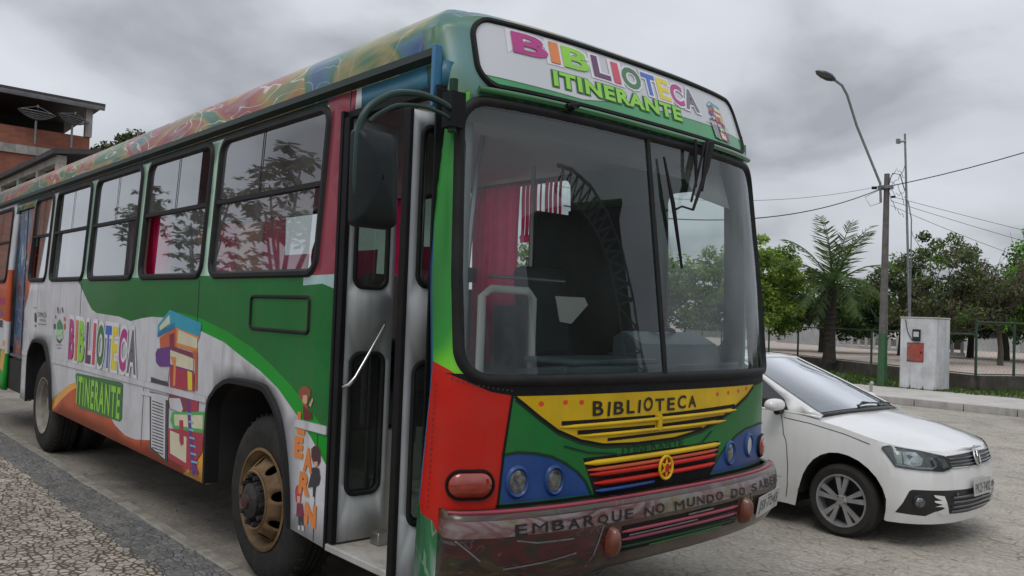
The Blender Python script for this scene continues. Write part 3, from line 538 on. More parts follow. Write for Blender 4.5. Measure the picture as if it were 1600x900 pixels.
# ---- right side wall with window openings and the painted pictures
arch_f = [(-.75, .46), (-.757, .96), (-.66, 1.10), (-.52, 1.175), (-.36, 1.205), (.04, 1.205), (.17, 1.16), (.30, 1.05), (.39, .87), (.45, .65), (.478, .43)]
arch_r = [(-5.93, .49), (-5.945, .97), (-5.86, 1.11), (-5.74, 1.19), (-5.6, 1.215), (-5.25, 1.20), (-5.08, 1.10), (-4.93, .90), (-4.80, .51)]
def smooth(l, k=5):
    out = []
    for i in range(len(l)-1):
        p0, p1, p2, p3 = l[max(0, i-1)], l[i], l[i+1], l[min(len(l)-1, i+2)]
        for j in range(k):
            t = j/k; out.append(tuple(.5*(2*p1[q]+(p2[q]-p0[q])*t+(2*p0[q]-5*p1[q]+4*p2[q]-p3[q])*t*t+(3*p1[q]-p0[q]-3*p2[q]+p3[q])*t**3) for q in (0, 1)))
    return out+[l[-1]]
arch_f = smooth(arch_f, 4); arch_r = smooth(arch_r, 4)
outline = [(-8.9, .5), (-7.2, .5), (-7.2, 2.74), (-6.28, 2.74), (-6.28, .5)] + arch_r + [(-3.13, .49)] + arch_f + [(.84, .41), (.84, 2.72), (1.69, 2.72), (1.69, 2.84), (-8.9, 2.84)]
WINS = [(-.87, .66), (-2.32, -.97), (-3.78, -2.44), (-5.21, -3.90), (-6.17, -5.34), (-8.70, -7.36)]
WZ = (1.835, 2.815)
holes = [rrect(a+.02, WZ[0]+.02, b-.02, WZ[1]-.02, .11) for a, b in WINS]
wg = [(-4.15, 1.86), (-4.0, 1.80), (-3.75, 1.66), (-3.58, 1.575), (-3.42, 1.545), (-2.76, 1.53), (-2.45, 1.50), (-2.2, 1.53), (-1.95, 1.55), (-1.6, 1.55), (-.93, 1.475), (-.55, 1.42), (-.29, 1.35), (.0, 1.275), (.25, 1.19), (.5, 1.06), (.66, .965), (.90, .80)]
mg = [(.90, .93), (.76, 1.05), (.55, 1.155), (.41, 1.22), (.15, 1.32), (-.11, 1.405), (-.5, 1.49), (-.94, 1.56), (-1.4, 1.60), (-1.5, 1.55)]
paints = [
    ('mint', [(-5.27, 1.84), (.70, 1.84), (.70, 2.86), (-5.27, 2.86)]),
    ('orange_paint', [(-9, 1.45), (-8.0, 1.40), (-7.18, 1.35), (-7.18, 2.0), (-9, 2.0)]),
    ('orange_paint', [(-6.3, 1.50), (-6.12, 1.70), (-6.03, 1.86), (-6.06, 2.0), (-6.2, 2.4), (-6.28, 2.80), (-6.3, 2.86)]),
    ('orange_paint', [(-6.28, 1.84), (-6.28, 2.9), (-6.2, 2.9), (-6.18, 1.84)]),
    ('graffiti', [(-7.25, 2.7), (-6.15, 2.7), (-6.15, 2.9), (-7.25, 2.9)]),
    ('bright_green', [(-8.9, .4), (-7.18, .4), (-7.18, .95), (-7.5, 1.0), (-7.9, .85), (-8.9, .7)]),
    ('amber', [(-7.48, .75), (-7.30, .72), (-7.22, .95), (-7.22, 1.10), (-7.34, 1.12), (-7.46, 1.0)]),
    ('green', wg + [(.90, 1.86)]),
    ('bright_green', [q for q in reversed(mg)] + [q for q in reversed(wg) if q[0] > -1.5]),
    ('rubber_green', [(-7.1, 2.805), (.70, 2.805), (.70, 2.9), (-7.1, 2.9)]),
    ('wine', [(.60, 1.842), (.90, 1.842), (.90, 2.9), (.55, 2.9), (.64, 2.75)]),
    ('pale_patch', [(.50, 1.845), (.86, 1.85), (.86, 1.77), (.72, 1.80), (.50, 1.79)]),
    ('blue_teal', [(.98, 2.6), (1.8, 2.6), (1.8, 2.9), (.94, 2.9)]),
    ('amber', [(-4.9, .52), (-4.9, .60), (-4.55, .72), (-4.2, .83), (-3.97, .875), (-3.8, .86), (-3.8, .4), (-4.9, .4)]),
    ('orange_paint', [(-4.9, .38), (-4.78, .52), (-4.45, .66), (-4.15, .77), (-3.97, .815), (-3.7, .83), (-3.4, .80), (-3.0, .71), (-2.7, .61), (-2.45, .565), (-2.2, .565), (-1.9, .60), (-1.5, .68), (-1.2, .72), (-1.05, .60), (-.95, .38)]),
    ('amber', [(-1.30, .38), (-1.05, .52), (-.93, .62), (-.85, .80), (-.76, .90), (-.74, .38)]),
]
wall = panel(outline, holes, paints, 'white', S3(0), .22)
o_side = wall.build('side_wall', bus, ang=30, solid=.045, off=-1, inner='interior_grey')
# pictures and lettering on the side, thin vinyl on the panel
pic = MB()
def tx(mb, polys, f):
    for i, (m, l) in enumerate(polys):
        g = (lambda q: (lambda u, v: f(u, v, .0035+q*.00012)))(i); mb.add([g(u, v) for u, v in l], [tuple(range(len(l)))], m)
tx(pic, BOOKS, side); pic.build('book_picture', bus, ang=0)
for a, b in ((0, 4), (4, 8), (8, 14)): pic = MB(); tx(pic, KIDS[a:b], side); pic.build('child_picture', bus, ang=0)
pic = MB(); tx(pic, LOGO, side)
text(pic, 'CAMAC\u00c3', (-5.62, 1.455, -5.23, 1.52), S3(.004), 'charcoal'); text(pic, 'PREFEITURA', (-5.52, 1.41, -5.25, 1.435), S3(.004), 'charcoal')
pic.build('city_logo', bus, ang=0)
LC = ['magenta', 'letter_orange', 'letter_lime', 'violet', 'letter_red', 'letter_green', 'letter_blue', 'yellow', 'magenta', 'letter_grey']
def bibl(mb, spans, z0f, z1f, f, d, bold, pad, white='white_ink'):
    for i, (ch, (a, b)) in enumerate(zip('BIBLIOTECA', spans)):
        c = (a+b)/2
        text(mb, ch, (a, z0f(c), b, z1f(c)), (lambda u, v: f(u, v, d+.0003*i)), white, bold, 0, pad)
    for i, (ch, (a, b)) in enumerate(zip('BIBLIOTECA', spans)):
        c = (a+b)/2
        text(mb, ch, (a, z0f(c), b, z1f(c)), (lambda u, v: f(u, v, d+.004)), LC[i], bold, 0)
let = MB()
sp = [(-4.28, -4.09), (-4.05, -3.97), (-3.93, -3.73), (-3.68, -3.51), (-3.46, -3.38), (-3.34, -3.12), (-3.09, -2.92), (-2.89, -2.74), (-2.70, -2.50), (-2.47, -2.24)]
bibl(let, sp, lambda x: 1.075, lambda x: 1.47 - .02*(x+4.3), side, .004, .035, .075)
# dark green ground behind the second word
drape(let, [(-3.99, .935), (-3.95, .96), (-2.62, .985), (-2.56, .975), (-2.545, .69), (-2.60, .66), (-3.80, .645), (-3.84, .66)], S3(.004), 'outline_green')
text(let, 'ITINERANTE', (-3.92, .675, -2.60, .94), S3(.006), 'letter_lime', .03, 0, 0, 1.2)
let.build('side_lettering', bus, ang=0)
for ch, b, sh in (('L', (.512, .965, .60, 1.085), 0), ('E', (.49, .835, .59, .95), 0), ('A', (.60, .775, .70, .905), 0), ('R', (.555, .645, .68, .765), .1), ('N', (.64, .49, .765, .61), 0)):
    let = MB(); text(let, ch, b, S3(.004), 'amber', .06, sh, .012); text(let, ch, b, S3(.0055), 'letter_orange', .06, sh); let.build('learn_letter', bus, ang=0)
for q, b, c in (('DE', (-7.70, 1.56, -7.40, 1.65), 'magenta'), ('A', (-7.60, 1.41, -7.46, 1.49), 'letter_blue'), ('SE', (-7.66, 1.27, -7.42, 1.36), 'charcoal')): let = MB(); text(let, q, b, S3(.004), c, .05); let.build('rear_lettering', bus, ang=0)
# belt moulding, panel seams, hatch
for a, b in ((-8.9, -7.22), (-6.27, -5.96), (-4.88, -.80), (.48, .835)):
    m = MB(); L = [(a, -.021), (a, -.027), (b, -.027), (b, -.021)]; m.box((a, -.027, 1.0), (b, -.0205, 1.045), 'white'); m.box((a, -.0275, .998), (b, -.0265, 1.001), 'grey'); m.box((a, -.0275, 1.044), (b, -.0265, 1.047), 'grey'); m.build('belt_moulding', bus)
for x, z0, z1 in ((-3.95, 1.06, 1.83), (-1.02, .48, 1.83), (-2.05, .53, .99), (.74, .42, .99)): m = MB(); m.box((x-.003, -.0225, z0), (x+.003, -.0195, z1), 'charcoal'); m.build('panel_seam', bus)
m = MB(); m.box((.845, side(0, 2.72).y-.001, 2.72), (.85, side(0, 2.8).y, 2.84), 'charcoal'); m.build('panel_seam', bus)
A, B = rr2(-.17, 1.515, .60, 1.735, .04, .022); ring(A, B, side, .012, 'rubber').build('side_hatch', bus, ang=50)
# arch trims
for arch in (arch_f, arch_r):
    m = MB(); n = len(arch); c = (sum(p[0] for p in arch)/n, .7)
    def inn(p, k): d = hypot(p[0]-c[0], p[1]-c[1]); return (c[0]+(p[0]-c[0])*(1-k/d), p[1]+(c[1]-p[1])*k/d)
    L = [[Vector((p[0], -.021, p[1])) for p in arch], [Vector((inn(p, .008)[0], -.045, inn(p, .008)[1])) for p in arch], [Vector((inn(p, .04)[0], -.045, inn(p, .04)[1])) for p in arch], [Vector((inn(p, .045)[0], .05, inn(p, .045)[1])) for p in arch], [Vector((inn(p, .045)[0], .62, inn(p, .045)[1])) for p in arch]]
    m.add([p for l in L[:4] for p in l], [(k*n+i, k*n+i+1, (k+1)*n+i+1, (k+1)*n+i) for k in range(3) for i in range(n-1)], 'arch_black'); m.add(L[3]+L[4], [(i, i+1, n+i+1, n+i) for i in range(n-1)], 'underbody'); m.add(L[4], [tuple(range(n))], 'underbody'); m.build('wheel_arch', bus, ang=50)
    m = MB(); m.add([(p.x, 2.54-p.y, p.z) for l in L[3:] for p in l], [(i+1, i, n+i, n+i+1) for i in range(n-1)], 'underbody'); m.add([(p.x, 2.54-p.y, p.z) for p in L[4]], [tuple(range(n))[::-1]], 'underbody'); m.build('wheel_arch', bus, ang=50)
# ---- windows on the right side
def bus_window(a, b, fm, seed, split=.5, low=.6, upm=2.36, gap=None, name='side_window'):
    A, B = rr2(a, WZ[0], b, WZ[1], .12, .05, .12); m = ring(A, B, fm, .018, 'rubber')
    m.add([fm(a+.04, upm-.014, .012), fm(b-.04, upm-.014, .012), fm(b-.04, upm+.014, .012), fm(a+.04, upm+.014, .012), fm(a+.04, upm-.014, -.025), fm(b-.04, upm-.014, -.025), fm(b-.04, upm+.014, -.025), fm(a+.04, upm+.014, -.025)],
          [(0, 1, 2, 3), (7, 6, 5, 4), (0, 4, 5, 1), (3, 2, 6, 7)], 'rubber')
    xs = a+(b-a)*split
    m.add([fm(xs-.008, upm, 0), fm(xs+.008, upm, 0), fm(xs+.008, WZ[1]-.03, 0), fm(xs-.008, WZ[1]-.03, 0)], [(0, 1, 2, 3)], 'rubber')
    fr = m.build(name, bus, ang=50)
    g = MB(); q = .035
    def pane(x0, x1, z0, z1, d, mat='window_glass'):
        g.add([fm(x0, z0, d), fm(x1, z0, d), fm(x1, z1, d), fm(x0, z1, d)], [(0, 1, 2, 3)], mat)
    u0 = a+q; u1 = b-q
    if gap: ua, ub = gap
    else: ua, ub = u0, u1
    pane(max(u0, ua), min(ub, u1), upm, WZ[1]-q, -.006)
    lw = u0+(u1-u0)*low[0], u0+(u1-u0)*low[1]
    pane(lw[0], lw[1], WZ[0]+q, upm, -.008)
    g.build('pane', fr, ang=0)
    return fr
spec = [(.44, (0, .93), None), (.5, (.25, 1), (-2.32, -1.22)), (.5, (.02, .8), None), (.5, (.22, 1), (-5.0, -3.9)), (.5, (.35, .9), None), (.5, (0, 1), None)]
for i, ((a, b), (s_, lw, gp)) in enumerate(zip(WINS, spec)): bus_window(a, b, side, i, s_, lw, gap=gp)
# second door, shut, with graffiti
m = MB(); m.box((-7.19, .06, .5), (-6.75, .10, 2.73), 'door_graffiti'); m.box((-6.73, .06, .5), (-6.29, .10, 2.73), 'door_graffiti'); m.box((-6.75, .055, .5), (-6.73, .105, 2.73), 'rubber')
m.build('middle_door', bus, bevel=.006)
# ---- left side and rear
lo = [(-8.9, .5), (-5.93, .49)] + arch_r[1:-1] + [(-4.80, .51), (-.75, .46)] + arch_f[1:-1] + [(.478, .43), (1.69, .43), (1.69, 2.84), (-8.9, 2.84)]
LW = [(1.0, 1.58, 1.45, 2.62), (-.95, .14, 1.835, 2.815), (-2.40, -1.05, 1.835, 2.815), (-3.85, -2.5, 1.835, 2.815), (-5.3, -3.95, 1.835, 2.815), (-6.75, -5.4, 1.835, 2.815), (-8.2, -6.85, 1.835, 2.815)]
panel(lo, [rrect(a+.02, c+.02, b-.02, d-.02, .11) for a, b, c, d in LW], [('green', [(-4, .4), (2, .4), (2, 2.9), (-3, 2.9)])], 'white', lambda x, z: lside(x, z), .4).build('side_wall', bus, solid=.045, off=1, inner='interior_grey')
for a, b, c, d in LW:
    A, B = rr2(a, c, b, d, .12, .05, .2); fr = ring(A, B, lside, .018, 'rubber').build('side_window', bus, ang=50)
    g = MB(); g.add([lside(a+.04, c+.04, -.006), lside(b-.04, c+.04, -.006), lside(b-.04, d-.04, -.006), lside(a+.04, d-.04, -.006)], [(0, 1, 2, 3)], 'clear_glass'); g.build('pane', fr, ang=0)
m = MB(); m.box((-8.95, 0, .5), (-8.9, 2.54, 3.02), 'white'); m.build('rear_wall', bus, bevel=.02)
# ---- roof band with graffiti and the roof
m = MB(); xs = 42
def band(t, k):
    q = [(2.84, 0), (2.95, 0), (3.03, 0), (3.09, .03), (3.14, .09), (3.175, .22), (3.20, .5), (3.21, .9)]
    z, ins = q[k]; h = max(0, min(1, (T+.05-abs(t))/.35)); h = h*h*(3-2*h); z += h*(.08, .08, .08, .05, .02, .01, 0, 0)[k]; p = front(t, z)
    cy = 1.27; f = 1-ins/1.29; return Vector((p.x-ins*.9*h, cy+(p.y-cy)*f, z))
ts = [T+10.5-i*.4 for i in range(26)] + [T+.10] + [T+.05-.04*i for i in range(int((T+.05)/.04)+1)]; ts = ts + [-t for t in reversed(ts)]
n = len(ts)
for k in range(7):
    mb_m = 'graffiti' if k < 5 else 'metal_roof'
    fz = lambda i: abs(ts[i]) < T+.9
    if k < 2: use = [i for i in range(n-1) if abs(ts[i]) > T+.09 and abs(ts[i+1]) > T+.09]
    else: use = range(n-1)
    vs = [band(t, k) for t in ts] + [band(t, k+1) for t in ts]
    m.add(vs, [(i+1, i, n+i, n+i+1) for i in use if not fz(i)], mb_m); m.add(vs, [(i+1, i, n+i, n+i+1) for i in use if fz(i)], 'corner_band' if k < 5 else mb_m)
vs = [band(t, 7) for t in ts]; 
m.add(vs, [(i+1, i, n-1-i, n-2-i) for i in range(n//2)], 'metal_roof')
m.build('roof', bus, ang=40)
m = MB()
for sy, fn in ((1, side), (-1, lside)):
    m.add([fn(-8.9, 2.845, 0), fn(1.64, 2.845, 0), fn(1.64, 2.865, .04), fn(-8.9, 2.865, .04), fn(-8.9, 2.905, .035), fn(1.64, 2.905, .035), fn(1.64, 2.915, 0), fn(-8.9, 2.915, 0)], [(0, 1, 2, 3), (3, 2, 5, 4), (4, 5, 6, 7), (1, 6, 5, 2)], 'rubber_green')
m.build('rain_gutter', bus)
m = MB(); m.box((1.640, -.045+.03, 2.62), (1.665, .03, 2.91), 'blue_edge'); m.build('gutter_end', bus, bevel=.004)
# ---- front mask
zt = lambda t: 3.03+.08*(lambda h: h*h*(3-2*h))(max(0, min(1, (T+.05-abs(t))/.35)))
mr_ = [(1.22, .50), (1.24, .42), (T+.10, .42), (T+.09, .80), (T+.035, 1.30), (T+.03, 1.5), (T+.03, 2.62), (T+.10, 2.70), (T+.10, 3.03), (T+.05, 3.03)]
mo = [(-t, z) for t, z in reversed(mr_)] + mr_
mo = [(-(T+.05-.04*i), zt(T+.05-.04*i)) for i in range(12, 0, -1)] + mo + [(T+.05-.04*i, zt(T+.05-.04*i)) for i in range(1, 13)]
WO = (-1.275, 1.345, 1.275, 2.69)   # outer edge of the windscreen rubber
SG = (-1.165, 2.725, 1.165, 3.105)
fh = [rrect(WO[0]+.03, WO[1]+.03, WO[2]-.03, WO[3]-.03, .15, 8)]
yb = [(-.985, 1.30), (-.93, 1.262), (-.85, 1.205), (-.74, 1.135), (-.60, 1.082), (-.45, 1.052), (-.2, 1.042), (.1, 1.046), (.35, 1.075), (.55, 1.128), (.72, 1.188), (.86, 1.24), (.975, 1.30)]
fp = [
    ('corner_paint', [(-2, 2.55), (2, 2.55), (2, 3.2), (-2, 3.2)]),
    ('neon_edge', [(-1.40, 1.36), (-1.20, 1.30), (-1.2, 2.70), (-1.33, 2.66), (-1.40, 2.5)]),
    ('blue_edge', [(-1.6, 1.0), (-1.432, .80), (-1.376, 1.34), (-1.372, 2.7), (-1.40, 2.95), (-1.42, 2.95), (-1.42, 2.66), (-1.6, 2.6)]),
    ('green', [(1.2, 1.0), (1.7, 1.0), (1.7, 2.9), (1.2, 2.75)]),
    ('strip_paint', [(-1.6, .3), (-1.25, .3), (-1.25, .80), (-1.6, .80)]),
    ('red', [(-1.44, .80), (-1.42, .76), (-1.34, .745), (-1.30, .66), (-1.2, .5), (-1.052, .5), (-1.05, .81), (-1.03, 1.05), (-.995, 1.31), (-1.1, 1.36), (-1.2, 1.36), (-1.30, 1.42), (-1.375, 1.45)]),
    ('black', [(-1.24, .42), (1.25, .42), (1.25, .70), (-1.24, .70)]), ('black', [(-1.06, .42), (1.25, .42), (1.25, .815), (-1.06, .815)]),
    ('black', [(-.93, 1.292), (-.6, 1.300), (.6, 1.300), (.97, 1.292), (1.33, 1.31), (1.33, 1.40), (-1.30, 1.40), (-1.1, 1.32)]),
    ('dark_green', [(u, v-.022) for u, v in yb] + [(.93, 1.30), (-.94, 1.30)]),
    ('yellow_paint', yb),
    ('blue_paint', [(-1.035, .82), (-1.038, 1.03), (-.96, 1.04), (-.86, 1.03), (-.77, 1.01), (-.69, .975), (-.61, .925), (-.555, .875), (-.52, .82)]),
    ('blue_paint', [(1.25, .82), (1.26, 1.03), (1.1, 1.045), (.86, 1.035), (.74, 1.01), (.62, .96), (.53, .90), (.47, .85), (.44, .82)]),
    ('black', [(-.58, .995), (.53, 1.0), (.53, .94), (.45, .815), (-.5, .815)]),
]
for i, (t_, z_) in enumerate([(-.84, 1.262), (-.70, 1.265), (-.60, 1.262), (.50, 1.262), (.62, 1.265), (.74, 1.27), (.85, 1.28)]): fp.append(('red_dot', ellipse(t_, z_, .016, .013, 10)))
mask = panel(mo, fh, fp, 'green', F3(0), .085)
mask.build('front_panel', bus, ang=50, solid=.03, off=-1, inner='interior_grey')
m = MB()   # painted black outlines, rivets
def line(pts, w, mat, d=.003, mb=m, f=front):
    pts = dens(pts, .05, False); L = [];
    for i, p in enumerate(pts):
        a = pts[max(0, i-1)]; b = pts[min(len(pts)-1, i+1)]; dx_, dz_ = b[0]-a[0], b[1]-a[1]; l = hypot(dx_, dz_) or 1
        L.append((p[0]-dz_/l*w/2, p[1]+dx_/l*w/2)); L.append((p[0]+dz_/l*w/2, p[1]-dx_/l*w/2))
    mb.add([f(*q, d) for q in L], [(2*i, 2*i+1, 2*i+3, 2*i+2) for i in range(len(pts)-1)], mat)
line([(-.995, 1.31), (-1.03, 1.05), (-1.05, .81)], .012, 'black')
line(yb, .012, 'black'); line([(-1.04, 1.036), (-.96, 1.046), (-.86, 1.036), (-.77, 1.016), (-.69, .981), (-.61, .931), (-.555, .88), (-.52, .82)], .012, 'dark_green')
line([(1.26, 1.038), (1.1, 1.052), (.86, 1.042), (.74, 1.016), (.62, .966), (.53, .906), (.44, .82)], .012, 'dark_green')
line([(-.28, .965), (-.36, 1.0), (-.55, 1.02), (-.70, 1.06)], .010, 'dark_green'); line([(.2, .99), (.35, 1.0), (.45, 1.06)], .010, 'dark_green')
for i in range(22): z = .80+i*.026; m.add([front(*q, .003) for q in ellipse(-1.375+.035*(z-.8), z, .0045, .005, 6)], [tuple(range(6))], 'charcoal')
for i in range(14): k = i/13; m.add([front(*q, .003) for q in ellipse(-1.30+.30*k, 1.40-.075*sqrt(k), .006, .0045, 6)], [tuple(range(6))], 'charcoal')
m.build('painted_lines', bus, ang=0)
# grille: dark slots and raised slats
m = MB()
def slot(t0, t1, z0, z1, w, mat='black', d=.002): line([(t0+(t1-t0)*i/12, z0+(z1-z0)*i/12) for i in range(13)], w, mat, d, m)
def slat(t0, t1, z0, z1, r, mat, d=.006):
    m.tube([front(t0+(t1-t0)*i/16, z0+(z1-z0)*i/16, d*sin(pi*min(1, max(0, i/16)))**.3) for i in range(17)], [r*(.35 if i in (0, 16) else 1) for i in range(17)], mat, 8)
slot(-.72, -.065, 1.168, 1.168, .020); slot(-.01, .70, 1.170, 1.188, .020); slot(-.62, -.065, 1.120, 1.117, .020); slot(-.01, .56, 1.118, 1.132, .020); slot(-.42, .35, 1.074, 1.083, .015)
slat(-.73, .72, 1.149, 1.163, .010, 'yellow_paint'); slat(-.60, .60, 1.101, 1.108, .009, 'yellow_paint'); slat(-.57, .54, .968, .982, .014, 'yellow_paint', .014); slat(-.55, .52, .935, .952, .010, 'orange_paint', .014); slat(-.535, .51, .912, .925, .013, 'red', .016); slat(-.505, .49, .868, .878, .013, 'red', .016); slat(-.49, -.05, .830, .836, .010, 'blue_paint', .012)
m.tube([front(-.037, 1.10, .008), front(-.037, 1.175, .008)], .016, 'yellow_paint', 8)
gr = m.build('grille', bus, ang=60)
m = MB(); m.tube([front(.0+.052*cos(a), .905+.058*sin(a), .03) for a in [2*pi*i/28 for i in range(28)]], .008, 'yellow_paint', 8, closed=True)
st = [(0+(.05 if i % 2 == 0 else .022)*sin(pi*i/6), .905+(.056 if i % 2 == 0 else .024)*cos(pi*i/6)) for i in range(12)]
m.add([front(*p, .034) for p in st] + [front(0, .905, .040)], [(i, (i+1) % 12, 12) for i in range(12)], 'yellow_paint')
m.add([front(*p, .041) for p in ellipse(0, .905, .017, .022, 14)], [tuple(range(14))], 'red')
m.add([front(*p, .028) for p in ellipse(0, .905, .05, .056, 20)], [tuple(range(20))], 'red')
m.build('star_emblem', bus, ang=30)
# hand painted words
m = MB()
def hand(par, name, s, t0, t1, zf, h, f, d, mat, bold, seed=1, gapk=.25):
    random.seed(seed); W_ = {'I': .45, 'M': 1.15, ' ': .7, 'L': .85, 'E': .9}; tot = sum(W_.get(c, 1) for c in s); w = (t1-t0)/tot; u0 = t0; m = MB()
    for ch in s+' ':
        k = W_.get(ch, 1)*w
        if ch == ' ':
            if m.v: m.build(name, par, ang=0)
            m = MB(); u0 += k; continue
        a = u0+w*gapk/2; b = u0+k-w*gapk/2; c = (a+b)/2; z = zf(c)+random.uniform(-.004, .004); hh = h*random.uniform(.9, 1.08)
        if ch == 'I': a, b = c-w*.09, c+w*.09
        bo = 0. if ch in 'MN' else bold
        text(m, ch, (a, z, b, z+hh), lambda u, v: f(u, v, d), mat, bo, random.uniform(-.05, .12)); u0 += k
hand(bus, 'painted_word', 'BIBLIOTECA', -.54, .30, lambda t: 1.190+.015*(t+.5), .068, front, .004, 'marker', .022, 2)
hand(bus, 'painted_word', 'ITINERANTE', -.32, .19, lambda t: .995+.006*(t+.3), .036, front, .004, 'dark_green', .012, 4)
# lamps
def ringlamp(c, rx, rz, name, lens, ringm, d0=.0, dome=.004, out=.014):
    m = MB(); n = 32; L = []
    for k, dd in ((1.45, 0), (1.33, out*.7), (1.2, out), (1.08, out*.6), (1.0, .002)): L.append([front(c[0]+rx*k*cos(2*pi*i/n), c[1]+rz*k*sin(2*pi*i/n), dd+.001) for i in range(n)])
    m.add([p for l in L for p in l], [(k*n+i, k*n+(i+1) % n, (k+1)*n+(i+1) % n, (k+1)*n+i) for k in range(len(L)-1) for i in range(n)], ringm)
    o = m.build(name, bus, ang=60); g = MB()
    L = [[front(c[0]+rx*k*cos(2*pi*i/n), c[1]+rz*k*sin(2*pi*i/n), dd) for i in range(n)] for k, dd in ((1, .006), (.8, .006+dome*.6), (.45, .006+dome), (.05, .006+dome*1.1))]
    g.add([p for l in L for p in l], [(k*n+i, k*n+(i+1) % n, (k+1)*n+(i+1) % n, (k+1)*n+i) for k in range(3) for i in range(n)], lens)
    g.build('lens', o, ang=60)
ringlamp((-.955, .912), .043, .053, 'headlight', 'lens_dark', 'blue_paint'); ringlamp((-.752, .905), .040, .051, 'headlight', 'lens_dark', 'blue_paint')
ringlamp((.655, .918), .040, .051, 'headlight', 'lens_dark', 'blue_paint'); ringlamp((.905, .940), .038, .051, 'headlight', 'lens', 'blue_paint')
for sgn in (-1, 1):
    A, B = rr2(sgn*1.18-.112, .838, sgn*1.18+.112, .978, .068, .014, .05); fr = ring(A, B, front, .014, 'black').build('indicator_light', bus, ang=60)
    A, B = rr2(sgn*1.18-.10, .85, sgn*1.18+.10, .966, .056, .05, .05); g = MB(); n = len(A)
    g.add([front(*p, .004) for p in A] + [front(p[0]*.8+q[0]*.2, p[1]*.8+q[1]*.2, .022) for p, q in zip(A, B)] + [front(*p, .026) for p in B], [(k*n+i, k*n+(i+1) % n, (k+1)*n+(i+1) % n, (k+1)*n+i) for k in range(2) for i in range(n)] + [tuple(range(2*n, 3*n))], 'indicator')
    g.build('lens', fr, ang=60)
# windscreen
A, B = rr2(*WO, .17, .055, .06, 10); fr = ring(A, B, front, .022, 'rubber').build('windscreen_frame', bus, ang=60)
for s in (-1, 1):
    A = rrect(WO[0]+.045, WO[1]+.045, WO[2]-.045, WO[3]-.045, .12, 10)
    A = [(min(t, -.012), z) for t, z in A] if s < 0 else [(max(t, .012), z) for t, z in A]
    B_ = []
    for p in A:
        if not B_ or hypot(p[0]-B_[-1][0], p[1]-B_[-1][1]) > 1e-4: B_.append(p)
    panel(B_, [], [], 'windshield_glass', F3(.004), .08).build('pane', fr, ang=80)
m = MB(); m.tube([front(0, z, .006) for z in [1.37+1.3*i/12 for i in range(13)]], .014, 'rubber', 8); m.build('mullion', fr, ang=60)
m = MB(); m.tube([front(-1.16+2.32*i/30, 2.708, .022) for i in range(31)], .017, 'green_rail', 10)
for t_ in (-.62, .56): m.tube([front(t_, 2.70, .02), front(t_, 2.712, .055)], .02, 'black', 8); m.tube([front(t_-.04, 2.70, .045), front(t_+.04, 2.72, .045)], .013, 'black', 8)
m.build('windscreen_rail', bus, ang=60)
# destination sign
A, B = rr2(*SG, .12, .032, .06, 10)
sign = panel(rrect(SG[0]+.02, SG[1]+.02, SG[2]-.02, SG[3]-.02, .10, 8), [], [
    ('outline_green', [(-1.2, 2.795), (-.9, 2.785), (-.5, 2.775), (-.1, 2.832), (.3, 2.845), (.7, 2.85), (1.2, 2.835), (1.2, 2.6), (-1.2, 2.6)]),
    ('sign_green', [(-1.2, 2.788), (-.9, 2.778), (-.5, 2.768), (-.1, 2.825), (.3, 2.838), (.7, 2.843), (1.2, 2.828), (1.2, 2.6), (-1.2, 2.6)])], 'sign_white', F3(.006), .08)
sg = sign.build('sign_panel', bus, ang=60)
ring(A, B, front, .02, 'rubber').build('frame', sg, ang=60)
m = MB()
ls = [(-.93, -.70), (-.685, -.62), (-.60, -.40), (-.375, -.24), (-.215, -.155), (-.135, .03), (.045, .17), (.185, .30), (.31, .44), (.445, .595)]
bibl(m, ls, lambda t: 2.945-.015*(t+.9)-.012*(t+.9), lambda t: 3.058-.012*(t+.9), front, .008, .035, .075)
text(m, 'ITINERANTE', (-.70, 2.808, .36, 2.893), lambda u, v: front(u, v, .009), 'outline_green', .04, .1, .06, 1.12); text(m, 'ITINERANTE', (-.70, 2.808, .36, 2.893), lambda u, v: front(u, v, .0125), 'letter_lime', .04, .1, 0, 1.12)
m.build('lettering', sg, ang=0)
m = MB(); bx = bbox([p for _, l in BOOKS for p in l])
for i, (mm_, l) in enumerate(BOOKS): m.add([front(.66+(u-bx[0])/(bx[2]-bx[0])*.26, 2.765+(v-bx[1])/(bx[3]-bx[1])*.255, .009+.00015*i) for u, v in l], [tuple(range(len(l)))], mm_)
m.build('book_picture', sg, ang=0)
# bumper
BPR = [(.455, .02), (.475, .05), (.52, .080), (.58, .095), (.64, .098), (.70, .105), (.75, .098), (.785, .085), (.80, .065), (.808, .03)]
def bump(t, z, d=0): return front(t, z, interp(z, BPR)*min(1, max(.0, (1.315-abs(t))/.07))**.5+d)
m = MB(); tl = [-1.315+2.63*i/76 for i in range(77)]; zl = [.455, .462, .475, .49, .52, .55, .58, .61, .64, .67, .70, .73, .75, .77, .785, .80, .808]
n = len(tl); zdrop = lambda t: -.045*max(0, 1-abs(t+.9)/.5)
vs = [bump(t, z if k > 5 else z+zdrop(t)*(1-k/6)) for k, z in enumerate(zl) for t in tl]
m.add(vs, [(k*n+i, k*n+i+1, (k+1)*n+i+1, (k+1)*n+i) for k in range(len(zl)-1) for i in range(n-1) if zl[k] < .68 or zl[k] >= .77], 'bumper_paint')
m.add(vs, [(k*n+i, k*n+i+1, (k+1)*n+i+1, (k+1)*n+i) for k in range(len(zl)-1) for i in range(n-1) if .68 <= zl[k] < .77], 'bumper_top')
bp_ = m.build('bumper', bus, ang=60, solid=.03, off=-1)
m = MB()
for z, w in ((.662, .022), (.625, .020), (.588, .020), (.552, .014)): line([(-.40+.98*i/10, z+.008*i/10) for i in range(11)], w, 'black', .003, m, bump)
